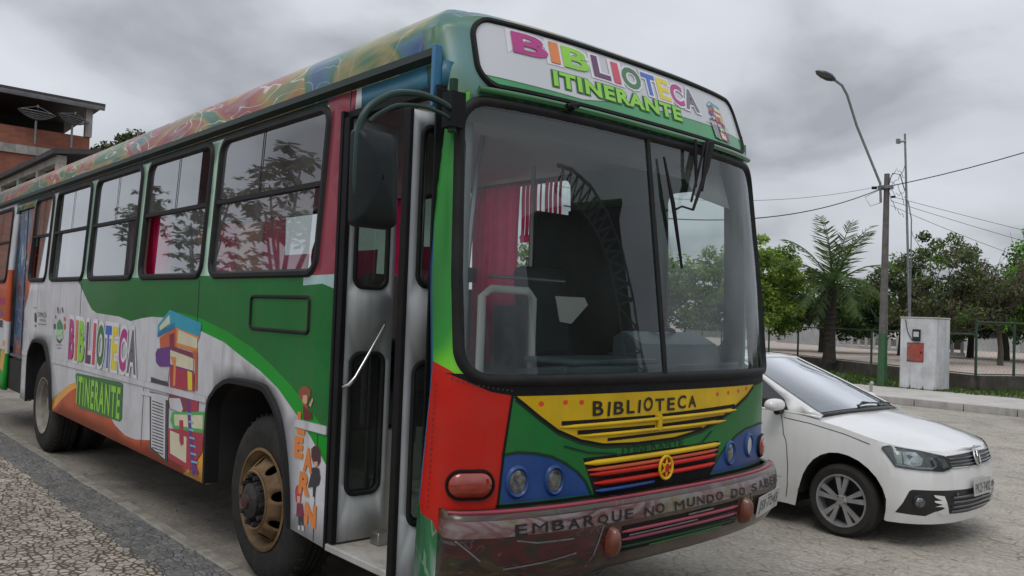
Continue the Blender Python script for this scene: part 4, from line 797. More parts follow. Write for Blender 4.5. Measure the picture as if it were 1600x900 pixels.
for z, r, c in ((.645, .009, 'wine'), (.607, .009, 'maroon'), (.570, .008, 'dark_green')): m.tube([bump(-.40+.98*i/20, z, .004) for i in range(21)], [r*(.5 if i in (0, 20) else 1) for i in range(21)], c, 8)
line([(-.36, .628), (.18, .632)], .008, 'grey_stroke', .016, m, bump); line([(.1, .668), (.32, .671)], .010, 'grey_stroke', .012, m, bump); line([(-.2, .556), (.42, .561)], .005, 'bright_green', .014, m, bump)
m.build('air_slots', bp_, ang=60)
for t_ in (-.47, .66):
    m = MB(); n = 20
    L = [[bump(t_+.032*k*cos(2*pi*i/n), .607+.070*k*sin(2*pi*i/n), dd) for i in range(n)] for k, dd in ((1.1, 0), (1, .03), (.75, .05), (.3, .058), (.02, .06))]
    m.add([p for l in L for p in l], [(k*n+i, k*n+(i+1) % n, (k+1)*n+(i+1) % n, (k+1)*n+i) for k in range(4) for i in range(n)], 'orange_bumper'); m.build('bumper_guard', bp_, ang=60)
for q, w in (([(-.52, .71), (-.55, .62), (-.57, .56), (-.60, .50)], .009), ([(.73, .70), (.76, .62), (.75, .56), (.72, .50)], .009), ([(-1.30, .735), (-1.24, .69), (-1.15, .60)], .007), ([(-1.05, .555), (-.85, .565), (-.68, .585)], .009), ([(-1.0, .68), (-.9, .66), (-.7, .655)], .008)):
    m = MB(); line(q, w, 'grey_stroke', .003, m, bump); m.build('painted_stroke', bp_, ang=0)
m = MB(); m.tube([bump(-1.27+2.54*i/60, .800, .0) for i in range(61)], .010, 'wine', 8); m.build('bumper_lip', bp_, ang=60)
hand(bp_, 'painted_word', 'EMBARQUE NO MUNDO DO SABER', -1.02, 1.16, lambda t: .702, .050, bump, .005, 'marker', .014, 9, .25)
m = MB(); pl = [bump(t_, z_, .006) for t_, z_ in ((.80, .545), (1.20, .545), (1.20, .665), (.80, .665))]
nrm = (pl[1]-pl[0]).cross(pl[3]-pl[0]).normalized(); pl = [p + nrm*.014 for p in pl]
m.poly(pl, nrm*.004, 'plate'); pf = lambda u, v: pl[0]+(pl[1]-pl[0])*u+(pl[3]-pl[0])*v+nrm*.0055
text(m, 'JSI\u00b77245', (.05, .12, .95, .78), pf, 'plate_ink', .01); text(m, 'BA', (.42, .84, .58, .95), pf, 'plate_ink')
m.build('number_plate', bus, ang=30)
# wipers
m = MB()
m.tube([front(.56, 2.70, .06), front(.47, 2.55, .07), front(.295, 2.28, .06)], [.016, .012, .008], 'black', 8); m.tube([front(.50, 2.70, .05), front(.42, 2.55, .05), front(.30, 2.33, .05)], .007, 'black', 8)
m.tube([front(.295, 2.28, .06), front(.20, 2.29, .055), front(.15, 2.27, .05)], .006, 'black', 8)
m.tube([front(.105, 2.56, .03), front(.14, 2.30, .04), front(.185, 1.95, .03)], [.006, .012, .007], 'black', 8)
m.build('wiper', bus, ang=60)
m = MB(); m.tube([front(.53, 2.70, .05), front(.44, 2.50, .06), front(.40, 2.40, .06)], [.018, .014, .008], 'black', 8); m.tube([front(.40, 2.70, .05), front(.38, 2.55, .05), front(.36, 2.42, .05)], [.010, .010, .006], 'black', 8)
m.build('wiper_linkage', bus, ang=60)
# mirror on its curved arm
arm = [Vector(p) for p in ((1.80, .02, 2.57), (1.83, -.08, 2.595), (1.86, -.22, 2.60), (1.87, -.36, 2.575), (1.865, -.47, 2.50), (1.86, -.515, 2.42), (1.855, -.515, 2.20), (1.855, -.50, 2.08))]
sm = []
for i in range(len(arm)-1):
    for k in range(5): sm.append(arm[i].lerp(arm[i+1], k/5))
for _ in range(3): sm = [sm[0]] + [(sm[i-1]+sm[i]*2+sm[i+1])/4 for i in range(1, len(sm)-1)] + [sm[-1]]
m = MB(); m.tube(sm, .015, 'arm_green', 10); m.tube([p+Vector((0, .01, -.05)) for p in sm[:22]], .009, 'arm_green', 8)
m.box((1.76, -.03, 2.50), (1.83, .05, 2.66), 'black'); m.tube([(1.80, 0, 2.48), (1.80, 0, 2.72)], .02, 'dark_green', 8)
ma = m.build('mirror_arm', bus, ang=50)
m = MB(); c0 = Vector((1.845, -.425, 2.205))
def mshell(k, x): return [c0+Vector((x, y+.05*(-z-.1)*(1 if y > 0 else .2)*1.2, z)) for y, z in rrect(-.097*k, -.20*k, .097*k, .20*k, .028*k, 6)]
L = [mshell(1, -.03), mshell(1.0, 0.0), mshell(.96, .035), mshell(.8, .06), mshell(.45, .072), mshell(.05, .074)]; n = len(L[0])
m.add([p for l in L for p in l], [(k*n+i, k*n+(i+1) % n, (k+1)*n+(i+1) % n, (k+1)*n+i) for k in range(5) for i in range(n)], 'mirror_black'); m.add(mshell(.93, -.022), [tuple(range(n))[::-1]], 'chrome')
m.build('mirror', bus, ang=50)
m = MB(); m.tube([front(-1.18, 3.03, .0)+Vector((-.1, -.0, .02)), front(-1.18, 3.03, .0)+Vector((-.09, -.02, .05)), front(-1.18, 3.03, .0)+Vector((-.06, -.035, .045))], .011, 'black', 8); m.build('roof_hook', bus)
# ---- front door: two folded pairs of leaves
def leaf(x, y0, y1, z0, z1, name='door_leaf', side_dark=True, lens=((1.80, 2.52), (.70, 1.42)), th=.028, handle=False, dx_=0., edge=.02):
    ho = []; w = y1-y0
    for a, b in lens: ho.append(rrect(y0+.18*w, a, y1-.14*w, b, .05, 6))
    o = panel([(y0, z0), (y1, z0), (y1, z1), (y0, z1)], ho, [], 'door_grey', lambda u, v: Vector((x+dx_*(u-y0), u, v)), .3).build(name, bus, ang=30, solid=th, off=0)
    for a, b in lens:
        A, B = rr2(y0+.155*w, a-.025, y1-.11*w, b+.025, .065, .028, .2); ring(A, B, lambda u, v, d: Vector((x+dx_*(u-y0)+th/2+d, u, v)), .008, 'rubber').build('window_seal', o, ang=60)
        g = MB(); g.add([Vector((x+dx_*(q[0]-y0), q[0], q[1])) for q in rrect(y0+.17*w, a-.01, y1-.13*w, b+.01, .05)], [tuple(range(28))], 'door_glass'); g.build('pane', o, ang=0)
    e = MB(); e.box((x-.022, y0-edge, z0), (x+.026, y0+edge*.6, z1), 'black'); e.build('edge_rubber', o, bevel=.005)
    return o
l1 = leaf(.90, .0, .31, .445, 2.68)
m = MB(); m.tube([(.925, .012, 1.26), (.965, .025, 1.275), (.965, .06, 1.31), (.955, .235, 1.585), (.925, .245, 1.60)], .010, 'chrome', 10); m.build('door_handle', l1, ang=60)
leaf(.855, .02, .34, .445, 2.68)
l2 = leaf(1.60, -.095, .27, .44, 2.60, edge=.016)
leaf(1.555, -.06, .29, .44, 2.60)
m = MB(); m.tube([(1.08, .31, .5), (1.08, .31, 2.75)], .016, 'steel', 10); m.tube([(1.0, .42, .95), (1.0, .42, 2.85)], .016, 'steel', 10); m.box((1.03, .28, 1.75), (1.10, .33, 1.83), 'black'); m.build('door_pole', bus, ang=50)
m = MB(); m.box((.845, -.024, .41), (.870, .05, 2.72), 'black'); m.box((1.69, -.02, .44), (1.70, .05, 2.70), 'black'); m.box((.87, .0, 2.68), (1.69, .06, 2.72), 'black'); m.build('door_frame', bus, bevel=.004)
# stepwell
m = MB(); m.box((.86, .0, .405), (1.70, .42, .432), 'step_floor'); m.box((.86, -.022, .40), (1.69, .03, .437), 'concrete'); m.box((.86, .42, .405), (1.70, .44, .69), 'interior_grey'); m.box((.86, .40, .69), (1.70, .72, .71), 'step_floor'); m.box((.86, .72, .69), (1.70, .74, .95), 'interior_grey')
m.box((.80, .0, .42), (.845, .74, 1.0), 'interior_grey'); m.box((.98, .18, .432), (1.06, .27, .50), 'steel'); m.build('entrance_steps', bus, bevel=.006)
# ---- interior
m = MB(); m.box((-8.85, .66, .93), (.80, 1.9, .96), 'floor_dark'); [m.box((a, y0, .93), (b, y1, .96), 'floor_dark') for a, b in ((-8.85, -5.97), (-4.77, -.80), (.50, .80)) for y0, y1 in ((.03, .66), (1.9, 2.5))]; m.box((.80, .74, .93), (1.70, 2.5, .96), 'floor_dark'); m.build('floor', bus)
m = MB(); m.box((-8.85, .06, 2.80), (1.45, 2.48, 2.83), 'ceiling'); m.box((1.35, .12, 2.62), (1.55, 2.42, 2.80), 'ceiling'); m.build('ceiling', bus)
m = MB()
for s0, s1 in ((1.30, 1.78),):
    m.poly([(1.78, .78, 1.10), (1.90, 1.27, 1.10), (1.90, 1.8, 1.10), (1.74, 2.42, 1.10), (1.35, 2.42, 1.05), (1.35, .78, 1.05)], (0, 0, .32), 'dash')
m.poly([(1.42, 1.55, 1.38), (1.70, 1.55, 1.38), (1.66, 1.55, 1.52), (1.50, 1.55, 1.60), (1.42, 1.55, 1.56)], (0, .75, 0), 'dash_pale'); m.box((1.25, .95, .96), (1.60, 1.45, 1.30), 'dash_pale')
m.box((1.45, .80, 1.42), (1.82, 1.5, 1.45), 'dash_pale'); m.build('dashboard', bus, bevel=.02)
m = MB(); m.box((.45, .95, .96), (1.28, 1.5, 1.28), 'seat_black'); m.build('engine_cover', bus, bevel=.05)
ct = Vector((1.33, 1.92, 1.52)); ax = Vector((-.45, 0, 1)).normalized(); a_ = ax.orthogonal().normalized(); b_ = ax.cross(a_)
m = MB(); m.tube([ct+(a_*cos(2*pi*i/32)+b_*sin(2*pi*i/32))*.225 for i in range(32)], .014, 'black', 8, closed=True)
for k in range(3): m.tube([ct-ax*.03, ct+(a_*cos(2*pi*k/3)+b_*sin(2*pi*k/3))*.22], .012, 'black', 8)
m.tube([ct-ax*.03, ct-ax*.45], .03, 'black', 8); m.build('steering_wheel', bus, ang=60)
m = MB(); m.box((.45, 1.65, 1.25), (.92, 2.15, 1.38), 'seat_black'); m.box((.38, 1.67, 1.36), (.50, 2.13, 2.02), 'seat_black', Matrix.Rotation(R(-8), 3, 'Y')); m.box((.55, 1.75, .96), (.8, 2.05, 1.25), 'black'); m.build('driver_seat', bus, bevel=.05)
m = MB(); m.box((.22, 1.98, .96), (.25, 2.47, 2.45), 'black'); m.box((.14, 2.43, .96), (1.0, 2.47, 2.50), 'black'); m.tube([(.23, 1.96, .96), (.23, 1.96, 2.78)], .016, 'steel', 8); m.build('partition_and_dark_panel', bus)  # partition, plus a black wall panel added to keep the cab dark
m = MB(); m.tube([(1.45, .50, .96), (1.45, .50, 1.76), (1.45, .56, 1.80), (1.45, .82, 1.80), (1.45, .86, 1.76), (1.45, .86, .96)], .022, 'interior_grey', 8); m.box((1.40, .62, .96), (1.42, .84, 1.72), 'rubber')
for i in range(6): m.box((1.42, .70, 1.1+i*.1), (1.424, .74, 1.13+i*.1), 'black')
m.tube([(1.2, .74, 1.88), (1.2, 1.35, 1.88)], .010, 'steel', 8); m.build('handrails', bus, ang=60)
m = MB(); m.poly([(1.60, 1.90, 2.62), (1.60, 2.36, 2.62), (1.68, 2.34, 2.40), (1.68, 1.98, 2.44)], (.008, 0, 0), 'ceiling'); m.build('sun_visor', bus)
m = MB(); m.poly([(1.5, 1.02, 1.64), (1.51, 1.10, 1.63), (1.52, 1.22, 1.74), (1.52, 1.19, 1.78), (1.5, .98, 1.78)], (.004, 0, 0), 'interior_grey'); m.build('paper_card', bus)
m = MB(); m.tube([(1.18, .62, .96), (1.16, .62, 1.9), (1.12, .70, 2.5), (1.1, .78, 2.8)], .016, 'steel', 8); m.box((1.14, .58, 1.84), (1.20, .66, 1.92), 'black'); m.build('handrail', bus, ang=60)
def drapec(x0, x1, y, z0, z1, mat, waves, amp=.03, name='curtain'):
    m = MB(); n = waves*8; zs = [z0+(z1-z0)*k/8 for k in range(9)]
    vs = [(x0+(x1-x0)*i/n, y+amp*(1+.4*sin(i*.37+k*.2))*sin(2*pi*i/8+.4*sin(k*.8)), z) for k, z in enumerate(zs) for i in range(n+1)]
    m.add(vs, [(k*(n+1)+i, k*(n+1)+i+1, (k+1)*(n+1)+i+1, (k+1)*(n+1)+i) for k in range(8) for i in range(n)], mat); return m.build(name, bus, ang=80)
drapec(-.98, -.38, 2.38, 1.25, 2.76, 'curtain_pink', 9, .022)
random.seed(6)
for x in (-.38, -.33, -.28, -.22, -.16, -.10, -.05, .0, .06): drapec(x, x+random.uniform(.02, .05), 2.40, 2.32 if x < .1 else 2.52, 2.76, 'curtain_pink', 2, .008)
drapec(-.40, .12, 2.41, 2.27, 2.33, 'curtain_pink', 9, .012)
drapec(.36, .64, .11, 1.7, 2.05, 'curtain_pink', 4); drapec(-2.5, -2.0, .11, 1.7, 2.4, 'curtain_pink', 5); drapec(-2.70, -2.42, .11, 1.7, 2.4, 'curtain_pink', 4)
drapec(.5, .70, .12, 1.85, 2.4, 'curtain_pink', 3)
for a, b in ((-5.1, -4.4), (-3.5, -2.8), (-2.0, -1.5), (-6.0, -5.5), (-8.4, -7.6)): drapec(a, b, .13, 1.7, 2.8, 'mirrored_strip_grey', 8)  # grey drapes added in place of strips mirrored in the side panes
for a, b in ((-2.3, -1.9), (-3.7, -3.2), (-5.2, -4.6), (-6.6, -6.0)): drapec(a, b, 2.38, 1.4, 2.76, 'curtain_pink', 5)
for a, b in ((-1.9, -1.05), (-3.2, -2.5), (-4.6, -3.95)): drapec(a, b, 2.36, 1.5, 2.28, 'curtain_pink', 7, .02)
for i in range(7):
    for y in (1.55,):
        m = MB(); x = -1.4-i*.85; m.box((x, y, 1.32), (x+.42, y+.85, 1.42), 'seat_black'); m.box((x-.06, y, 1.36), (x+.02, y+.85, 1.98), 'interior_grey'); m.box((x+.1, y+.3, .96), (x+.3, y+.5, 1.32), 'steel'); m.build('passenger_seat', bus, bevel=.02)
# ---- underbody and wheels
m = MB(); m.box((-8.8, .55, .45), (-.6, 2.0, .92), 'underbody'); m.box((-.6, .62, .50), (.6, 1.95, .92), 'underbody'); m.box((.6, .75, .56), (1.62, 2.45, .92), 'underbody'); m.box((-4.7, .03, .50), (-.85, .55, .9), 'underbody'); m.box((-4.7, 1.98, .50), (-.85, 2.5, .9), 'underbody')
m.box((-8.8, .03, .52), (-6.1, .55, .9), 'underbody'); m.tube([(0, .3, .5), (0, 2.3, .5)], .07, 'underbody', 10); m.tube([(-5.38, .3, .5), (-5.38, 2.3, .5)], .10, 'underbody', 10); m.build('chassis', bus)
def tyre_mb(c, s, R_=.5, W=.27, ri=.295):
    """s=+1: outer face towards -y"""
    m = MB(); h = W
    prof = [(ri, 0), (ri+.012, -.006), (ri+.05, -.004), (ri+.10, -.010), (R_-.06, -.006), (R_-.025, .012), (R_-.006, .035), (R_, .06)]
    prof = prof + [(R_, h-.06), (R_-.006, h-.035), (R_-.06, h), (ri, h)]
    m.lathe([(r, hh) for r, hh in prof], c, (0, s, 0), 'tyre', 64)
    for k in range(5): 
        yy = .06+(h-.12)*k/4; 
        if 0 < k < 4: m.lathe([(R_+.001, yy-.006), (R_-.008+.011, yy-.005), (R_+.003, yy+.005), (R_+.001, yy+.006)], c, (0, s, 0), 'black', 64)
    for i in range(44):
        a = 2*pi*i/44; 
        for y_ in (.035, h-.075): m.box((c[0]+(R_-.004)*cos(a)-.013, c[1]+s*y_, c[2]+(R_-.004)*sin(a)-.005), (c[0]+(R_-.004)*cos(a)+.013, c[1]+s*(y_+.04), c[2]+(R_-.004)*sin(a)+.005), 'tyre', Matrix.Rotation(-a, 3, 'Y'))
    return m
def front_wheel(c, s):
    # tyre, dished rim with hand holes, hub
    w = tyre_mb(c, s).build('wheel', bus, ang=40)
    m = MB(); C = Vector(c); Y = Vector((0, s, 0))
    m.lathe([(.300, -.004), (.304, -.012), (.292, -.014), (.284, .004), (.270, .016), (.262, .05), (.262, .11)], c, (0, s, 0), 'rim_gold', 64)
    # cone disc with holes: built between radius .258 and .185
    n = 80; nh = 8
    f = lambda r: .045 - (.258-r)*1.25   # proud towards the hub
    ho = [ellipse(.222*cos(2*pi*(k+.3)/nh), .222*sin(2*pi*(k+.3)/nh), .030, .030, 14) for k in range(nh)]
    out = [(.260*cos(2*pi*i/n), .260*sin(2*pi*i/n)) for i in range(n)]; inn_ = [(.178*cos(2*pi*i/n), .178*sin(2*pi*i/n)) for i in range(n)]
    panel(out, ho+[inn_], [], 'rim_gold', lambda u, v: C+Vector((u, 0, v))+Y*f(hypot(u, v)), .05, m)
    rim = m.build('rim', w, ang=40, solid=.008, off=0)
    m = MB(); y0 = f(.178)
    m.lathe([(.180, y0-.004), (.172, y0-.012), (.160, y0-.006), (.150, y0+.03), (.125, y0+.05), (.105, y0+.02), (.100, y0-.03), (.075, y0-.045), (.06, y0-.05), (.0, y0-.05)], c, (0, s, 0), 'hub_black', 40, mats=['rim_gold', 'rim_gold']+['hub_black']*7)
    for k in range(10):
        a = 2*pi*k/10; p = C+Vector((.142*cos(a), 0, .142*sin(a))); m.tube([p+Y*(y0+.03), p+Y*(y0-.03)], [.017, .014], 'hub_black', 6)
    m.lathe([(.045, y0-.05), (.042, y0-.065), (.02, y0-.072), (0, y0-.073)], c, (0, s, 0), 'hub_red', 20); m.build('hub', w, ang=40)
def rear_wheel(c, s):
    w = tyre_mb(c, s).build('wheel', bus, ang=40)
    m = MB(); m.lathe([(.300, -.004), (.304, -.012), (.292, -.012), (.284, .01), (.262, .03), (.255, .09), (.235, .13), (.20, .155), (.12, .16), (.11, .12), (.10, .05), (.06, .04), (0, .04)], c, (0, s, 0), 'rim_dust', 56)
    for k in range(10):
        a = 2*pi*k/10; p = Vector(c)+Vector((.15*cos(a), 0, .15*sin(a))); m.tube([p+Vector((0, s*.16, 0)), p+Vector((0, s*.13, 0))], .014, 'hub_black', 6)
    m.build('rim', w, ang=40); c2 = (c[0], c[1]+s*.30, c[2]); tyre_mb(c2, s).build('wheel', bus, ang=40)
front_wheel((0, .035, .5), 1); front_wheel((0, 2.505, .5), -1); rear_wheel((-5.38, .03, .5), 1); rear_wheel((-5.38, 2.51, .5), -1)
# ------------------------------------------------------------------ white hatchback
CX, CY = 1.55, 4.95
car = thing('hatchback_car', (CX-1.2, CY, 0), 'white small hatchback car with alloy wheels parked beyond the bus', 'car')
CIN = [(.1, .06), (.2, .05), (.35, .01), (.55, 0), (.75, .02), (.95, .075), (1.1, .12)]
cf = Nose(.80, CY, CX, [(.1, .29), (.2, .30), (.35, .345), (.5, .345), (.62, .325), (.70, .30), (.76, .26), (1, .2)], [(0, .40), (2, .40)], CIN, .40); CT = cf.T
def zsh(t):
    x = cf.raw(t, .74).x-CX
    return interp(-x, [(-.70, .728), (-.6, .742), (-.45, .772), (-.33, .795), (0, .868), (.3, .915), (.45, .93), (1.0, .945), (3.2, .975)])
zsf = lambda s: zsh(s)
tA = lambda x: -(CT+(.345-x))     # t on the near side for a car x (front axle = 0)
topl = [(t, zsh(t)) for t in [-4.35+.09*i for i in range(97)] if abs(t) <= 4.35]
def archp(xc, s, r=.365, zc=.285, n=14):
    pts = [(xc-r-.005, .17)]+[(xc+r*cos(pi-pi*i/n), zc+r*1.04*sin(pi-pi*i/n)) for i in range(n+1)]+[(xc+r+.003, .205)]
    return [(s*(CT+.33-x), z) for x, z in pts]
near = archp(-2.46, -1) + [(-(CT+.33+2.0), .175), (-(CT+.33+.45), .175)] + archp(0, -1)
bot = [(-4.35, .24)] + near + [(-.93, .197), (-.6, .195), (-.3, .195), (.3, .195), (.6, .195), (.93, .197)] + [(-t, z) for t, z in reversed(near)] + [(4.35, .24)]
hl = [(-.938, .744), (-.925, .762), (-.876, .775), (-.665, .750), (-.451, .708), (-.412, .630), (-.43, .610), (-.504, .596), (-.738, .609), (-.884, .622)]
bl = [(-.885, .278), (-.80, .452), (-.78, .464), (-.618, .462), (-.221, .452), (.221, .452), (.618, .462), (.78, .464), (.80, .452), (.885, .278), (.66, .262), (.574, .300), (.418, .272), (.149, .262), (-.149, .262), (-.418, .272), (-.574, .300), (-.66, .262)]
pts_ = [('car_dark', hl), ('car_dark', [(-t, z) for t, z in hl]), ('car_black', [(-.448, .705), (0, .716), (.448, .705), (.415, .622), (.16, .618), (0, .612), (-.16, .618), (-.415, .622)]), ('car_black', bl)]
shell = panel(bot+[p for p in reversed(topl)], [], pts_, 'car_white', lambda t, z: cf(t, z), .085)
body = MB(); body.join(shell)
# hood and rear shoulder deck
def hood(x, v):
    xx = min(max(x, -.45), .735)
    # matching shoulder point at this x
    lo, hi = 0., 4.3
    for _ in range(40):
        m_ = (lo+hi)/2; p = cf.raw(m_, zsh(m_))
        if p.x-CX > x: lo = m_
        else: hi = m_
    p = cf.raw(lo, zsh(lo)); ye = p.y-CY; ze = p.z
    zc_ = interp(-x, [(-.75, ze), (-.70, .742), (-.6, .775), (-.45, .832), (-.2, .895), (0, .93), (.2, .96), (.35, .982), (.6, .99)]); zc_ = max(zc_, ze)
    return Vector((CX+x, CY+ye*v, zc_-(zc_-ze)*abs(v)**2.6))
xs = [-.45+.06*i for i in range(19)] + [.66, .69, .705, .72, .73]; xs = sorted(set(round(x, 3) for x in xs)); vv = [-1+i/12 for i in range(25)]
hb_ = MB(); n = len(vv); hb_.add([hood(x, v) for x in xs for v in vv], [(k*n+i, (k+1)*n+i, (k+1)*n+i+1, k*n+i+1) for k in range(len(xs)-1) for i in range(n-1)], 'car_white')
body.build('body', car, ang=40); hb_.build('hood', car, ang=60)
# cabin: windscreen, side, roof
def roofz(x): return interp(-x, [(1.10, 1.335), (1.25, 1.372), (1.5, 1.40), (1.9, 1.41), (2.4, 1.395), (2.9, 1.33), (3.05, 1.27)])
def cab(x, z, s, d=0):
    y = .725-.235*max(0, (z-.93)/.45)**1.15+d
    return Vector((CX+x, CY+s*y, z))
def pil(k): return (-.20-.95*k-.10*k*k*0, .925+.43*k)   # A pillar base -> top
def ws(u, k, d=0):
    xb, zb = pil(k); e = cab(xb, zb, 1); ye = e.y-CY
    bow = (1-u*u)
    return Vector((CX+xb+(-.03+.0*k)+bow*(.12*(1-k)+.045*k)*(.0 if 0 else -1)*(-1)-.0, CY+u*ye, zb+bow*(.035*(1-k)+.028*k)+d))
wsm = MB(); U_ = [-1+i/14 for i in range(29)]; K_ = [i/12 for i in range(13)]; n = len(U_)
ug = [u for u in U_]
def patch(mb, us, ks, d, mat): 
    n = len(us); mb.add([ws(u, k, d) for k in ks for u in us], [(a*n+i, a*n+i+1, (a+1)*n+i+1, (a+1)*n+i) for a in range(len(ks)-1) for i in range(n-1)], mat)
cabm = MB()
patch(cabm, [-1, -.955, -.93], K_, 0, 'car_white'); patch(cabm, [.93, .955, 1], K_, 0, 'car_white')
patch(cabm, [-.93+1.86*i/16 for i in range(17)], [.925, 1.0], 0, 'car_white'); patch(cabm, [-.93+1.86*i/16 for i in range(17)], [0, .03], 0, 'car_black')
for s in (-1, 1): patch(cabm, [s*.93, s*.915], K_, .001, 'car_black')
g = MB(); patch(g, [-.92+1.84*i/20 for i in range(21)], [.02+.905*i/12 for i in range(13)], .0005, 'car_glass')
# roof
rx = [-1.15-.1*i for i in range(20)]; R_ = []
for x in rx:
    z = roofz(x); 
    for i in range(17):
        v = -1+i/8; ye = cab(x, min(z-.02, 1.36), 1).y-CY; e = pil(1)
        if x == rx[0]: q = ws(v, 1); R_.append(q)
        else: R_.append(Vector((CX+x, CY+ye*v, (z-.045)+.045*(1-abs(v)**2.4)+.012)))
cabm.add(R_, [(k*17+i, (k+1)*17+i, (k+1)*17+i+1, k*17+i+1) for k in range(len(rx)-1) for i in range(16)], 'car_white')
# rear hatch
e0 = rx[-1]; cabm.add([R_[-17], R_[-1], Vector((CX-3.30, CY+.66, .96)), Vector((CX-3.30, CY-.66, .96))], [(0, 3, 2, 1)], 'car_glass')
sideo = [(-.20, .925), (-1.15, 1.355)] + [(x, roofz(x)-.03) for x in rx[1:]] + [(-3.30, .96), (-2.2, .94), (-1.0, .93)]
fw_ = [(-.50, .945), (-.56, 1.03), (-1.02, 1.285), (-1.12, 1.315), (-1.55, 1.34), (-1.60, 1.33), (-1.62, .95)]
rw_ = [(-1.70, .95), (-1.69, 1.33), (-2.3, 1.34), (-2.75, 1.24), (-2.95, 1.02), (-2.9, .96)]
for s in (-1, 1):
    panel(sideo, [fw_, rw_], [], 'car_white', lambda x, z: cab(x, z, s), .12, cabm)
    for w_ in (fw_, rw_): g.add([cab(x, z, s, -.006) for x, z in w_], [tuple(range(len(w_)))], 'car_glass_dark')
    # shoulder ledge between lower body and cabin base
    xl = [-.20-.15*i for i in range(21)]
    L1 = [cab(x, .93, s) for x in xl]; L2 = []
    for x in xl: t = s*(CT+.33-x)*1.0; q = cf.raw(t, zsh(t)); L2.append(Vector((CX+x, q.y, q.z)))
    cabm.add(L1+L2, [(i, i+1, 22+i-1+0, 21+i) if False else (i, i+1, 21+i+1, 21+i) for i in range(20)], 'car_white')
cabm.build('cabin', car, ang=45, solid=.012, off=0); g.build('windows', car, ang=60)
m = MB(); m.box((CX-2.6, CY-.6, .5), (CX-.45, CY+.6, .62), 'seat_black'); m.box((CX-.75, CY-.62, .62), (CX-.35, CY+.62, .90), 'seat_black')
for y in (-.5, .12): m.box((CX-1.75, CY+y, .6), (CX-1.6, CY+y+.4, 1.12), 'seat_black')
m.build('seats', car, bevel=.03)
m = MB(); m.box((CX-3.0, CY-.70, .20), (CX-2.88, CY+.70, .55), 'underbody'); m.box((CX-2.05, CY-.72, .19), (CX-.42, CY+.72, .5), 'underbody'); m.box((CX-2.9, CY-.5, .22), (CX+.5, CY+.5, .70), 'underbody'); m.build('underside', car)
# cut lines, cowl, wipers
m = MB(); L_ = lambda pts, w, mat='car_gap', d=.0015: line([(-(CT+.33-x), z) for x, z in pts], w, mat, d, m, cf)
L_([(-.45, .90), (-.44, .80), (-.46, .6), (-.47, .40), (-.46, .22)], .007)
L_([(-.43, .883), (-.19, .862), (.10, .815), (.30, .765)], .006)
L_([(-1.6, .22), (-1.62, .9)], .007); L_([(-1.55, .395), (-.52, .395)], .006, 'grey'); L_([(-.95, .43), (-.62, .43)], .018, 'grey'); L_([(-1.9, .215), (-.42, .215)], .008)
m.build('panel_gaps', car, ang=0)
m = MB(); n = 20
m.add([hood(-.36+.02*(1-abs(-1+2*i/n)), (-1+2*i/n)*.90)+Vector((0, 0, .004)) for i in range(n+1)] + [ws((-1+2*i/n)*.93, .035, .006) for i in range(n+1)], [(i, n+1+i, n+2+i, i+1) for i in range(n)], 'car_black')
for a, b in ((-.25, .40), (.28, .86)): pts = [ws(a+(b-a)*i/8, .05+.02*sin(pi*i/8), .018) for i in range(9)]; m.tube(pts, .007, 'car_black', 6); m.tube([ws(a, .04, .01), ws(a+.25*(b-a), .07, .03), ws((a+b)/2, .07, .02)], .009, 'car_black', 6)
m.build('wipers', car, ang=60)
# lamps
for s in (-1, 1):
    q = lambda l: [(s*-t, z) for t, z in l] if s > 0 else l
    o = MB(); L = [(t, z) for t, z in hl]
    for col, pl_, d in (('lens', [(-.86, .741), (-.802, .737), (-.827, .648), (-.863, .649)], .004), ('reflector', [(-.795, .737), (-.70, .735), (-.665, .690), (-.69, .645), (-.76, .634), (-.815, .648)], .004), ('lens', [(-.76, .665), (-.69, .665), (-.70, .648), (-.76, .642)], .005),
                        ('lens', [(-.875, .637), (-.73, .622), (-.60, .618), (-.555, .640), (-.59, .690), (-.572, .640), (-.61, .628), (-.74, .632), (-.872, .647)], .005), ('reflector', [(-.64, .70), (-.58, .70), (-.52, .64), (-.56, .655), (-.60, .69)], .004), ('reflector', [(-.54, .70), (-.46, .69), (-.43, .63), (-.50, .62)], .003)):
        panel(q(pl_), [], [], col, lambda u, v, d=d: cf(u, v, d), .06, o)
    o = o.build('headlight', car, ang=60)
    # clear cover with raised rim
    c = (sum(t for t, z in hl)/len(hl), sum(z for t, z in hl)/len(hl)); A = dens(q(hl), .04); cc = (c[0]*(1 if s < 0 else -1), c[1]); B = [(cc[0]+(p[0]-cc[0])*.955, cc[1]+(p[1]-cc[1])*.90) for p in A]
    ring(A, B, cf, .005, 'car_black').build('rim', o, ang=60)
    g = MB(); panel(q(hl), [], [], 'clear_glass', lambda u, v: cf(u, v, .010), .06, g); g.build('cover', o, ang=60)
    # fog lamp and silver bracket
    f = MB(); cx_ = s*.725; f.tube([cf(cx_, .372, .0), cf(cx_, .372, .012)], [.055, .048], 'car_black', 20); f.tube([cf(cx_, .372, .012), cf(cx_, .372, .018)], [.036, .03], 'lens_dark', 18)
    panel(q([(-.615, .430), (-.515, .418), (-.435, .272), (-.50, .262), (-.574, .300), (-.50, .325), (-.53, .338), (-.60, .342), (-.53, .355), (-.60, .372), (-.61, .385), (-.535, .385), (-.60, .410)]), [], [], 'car_white', lambda u, v: cf(u, v, .006), .05, f)
    f.build('fog_lamp', car, ang=50)
m = MB()
for z in (.68, .655, .632): m.tube([cf(-.42+.84*i/20, z+.004, .004) for i in range(21)], .006, 'car_dark', 6)
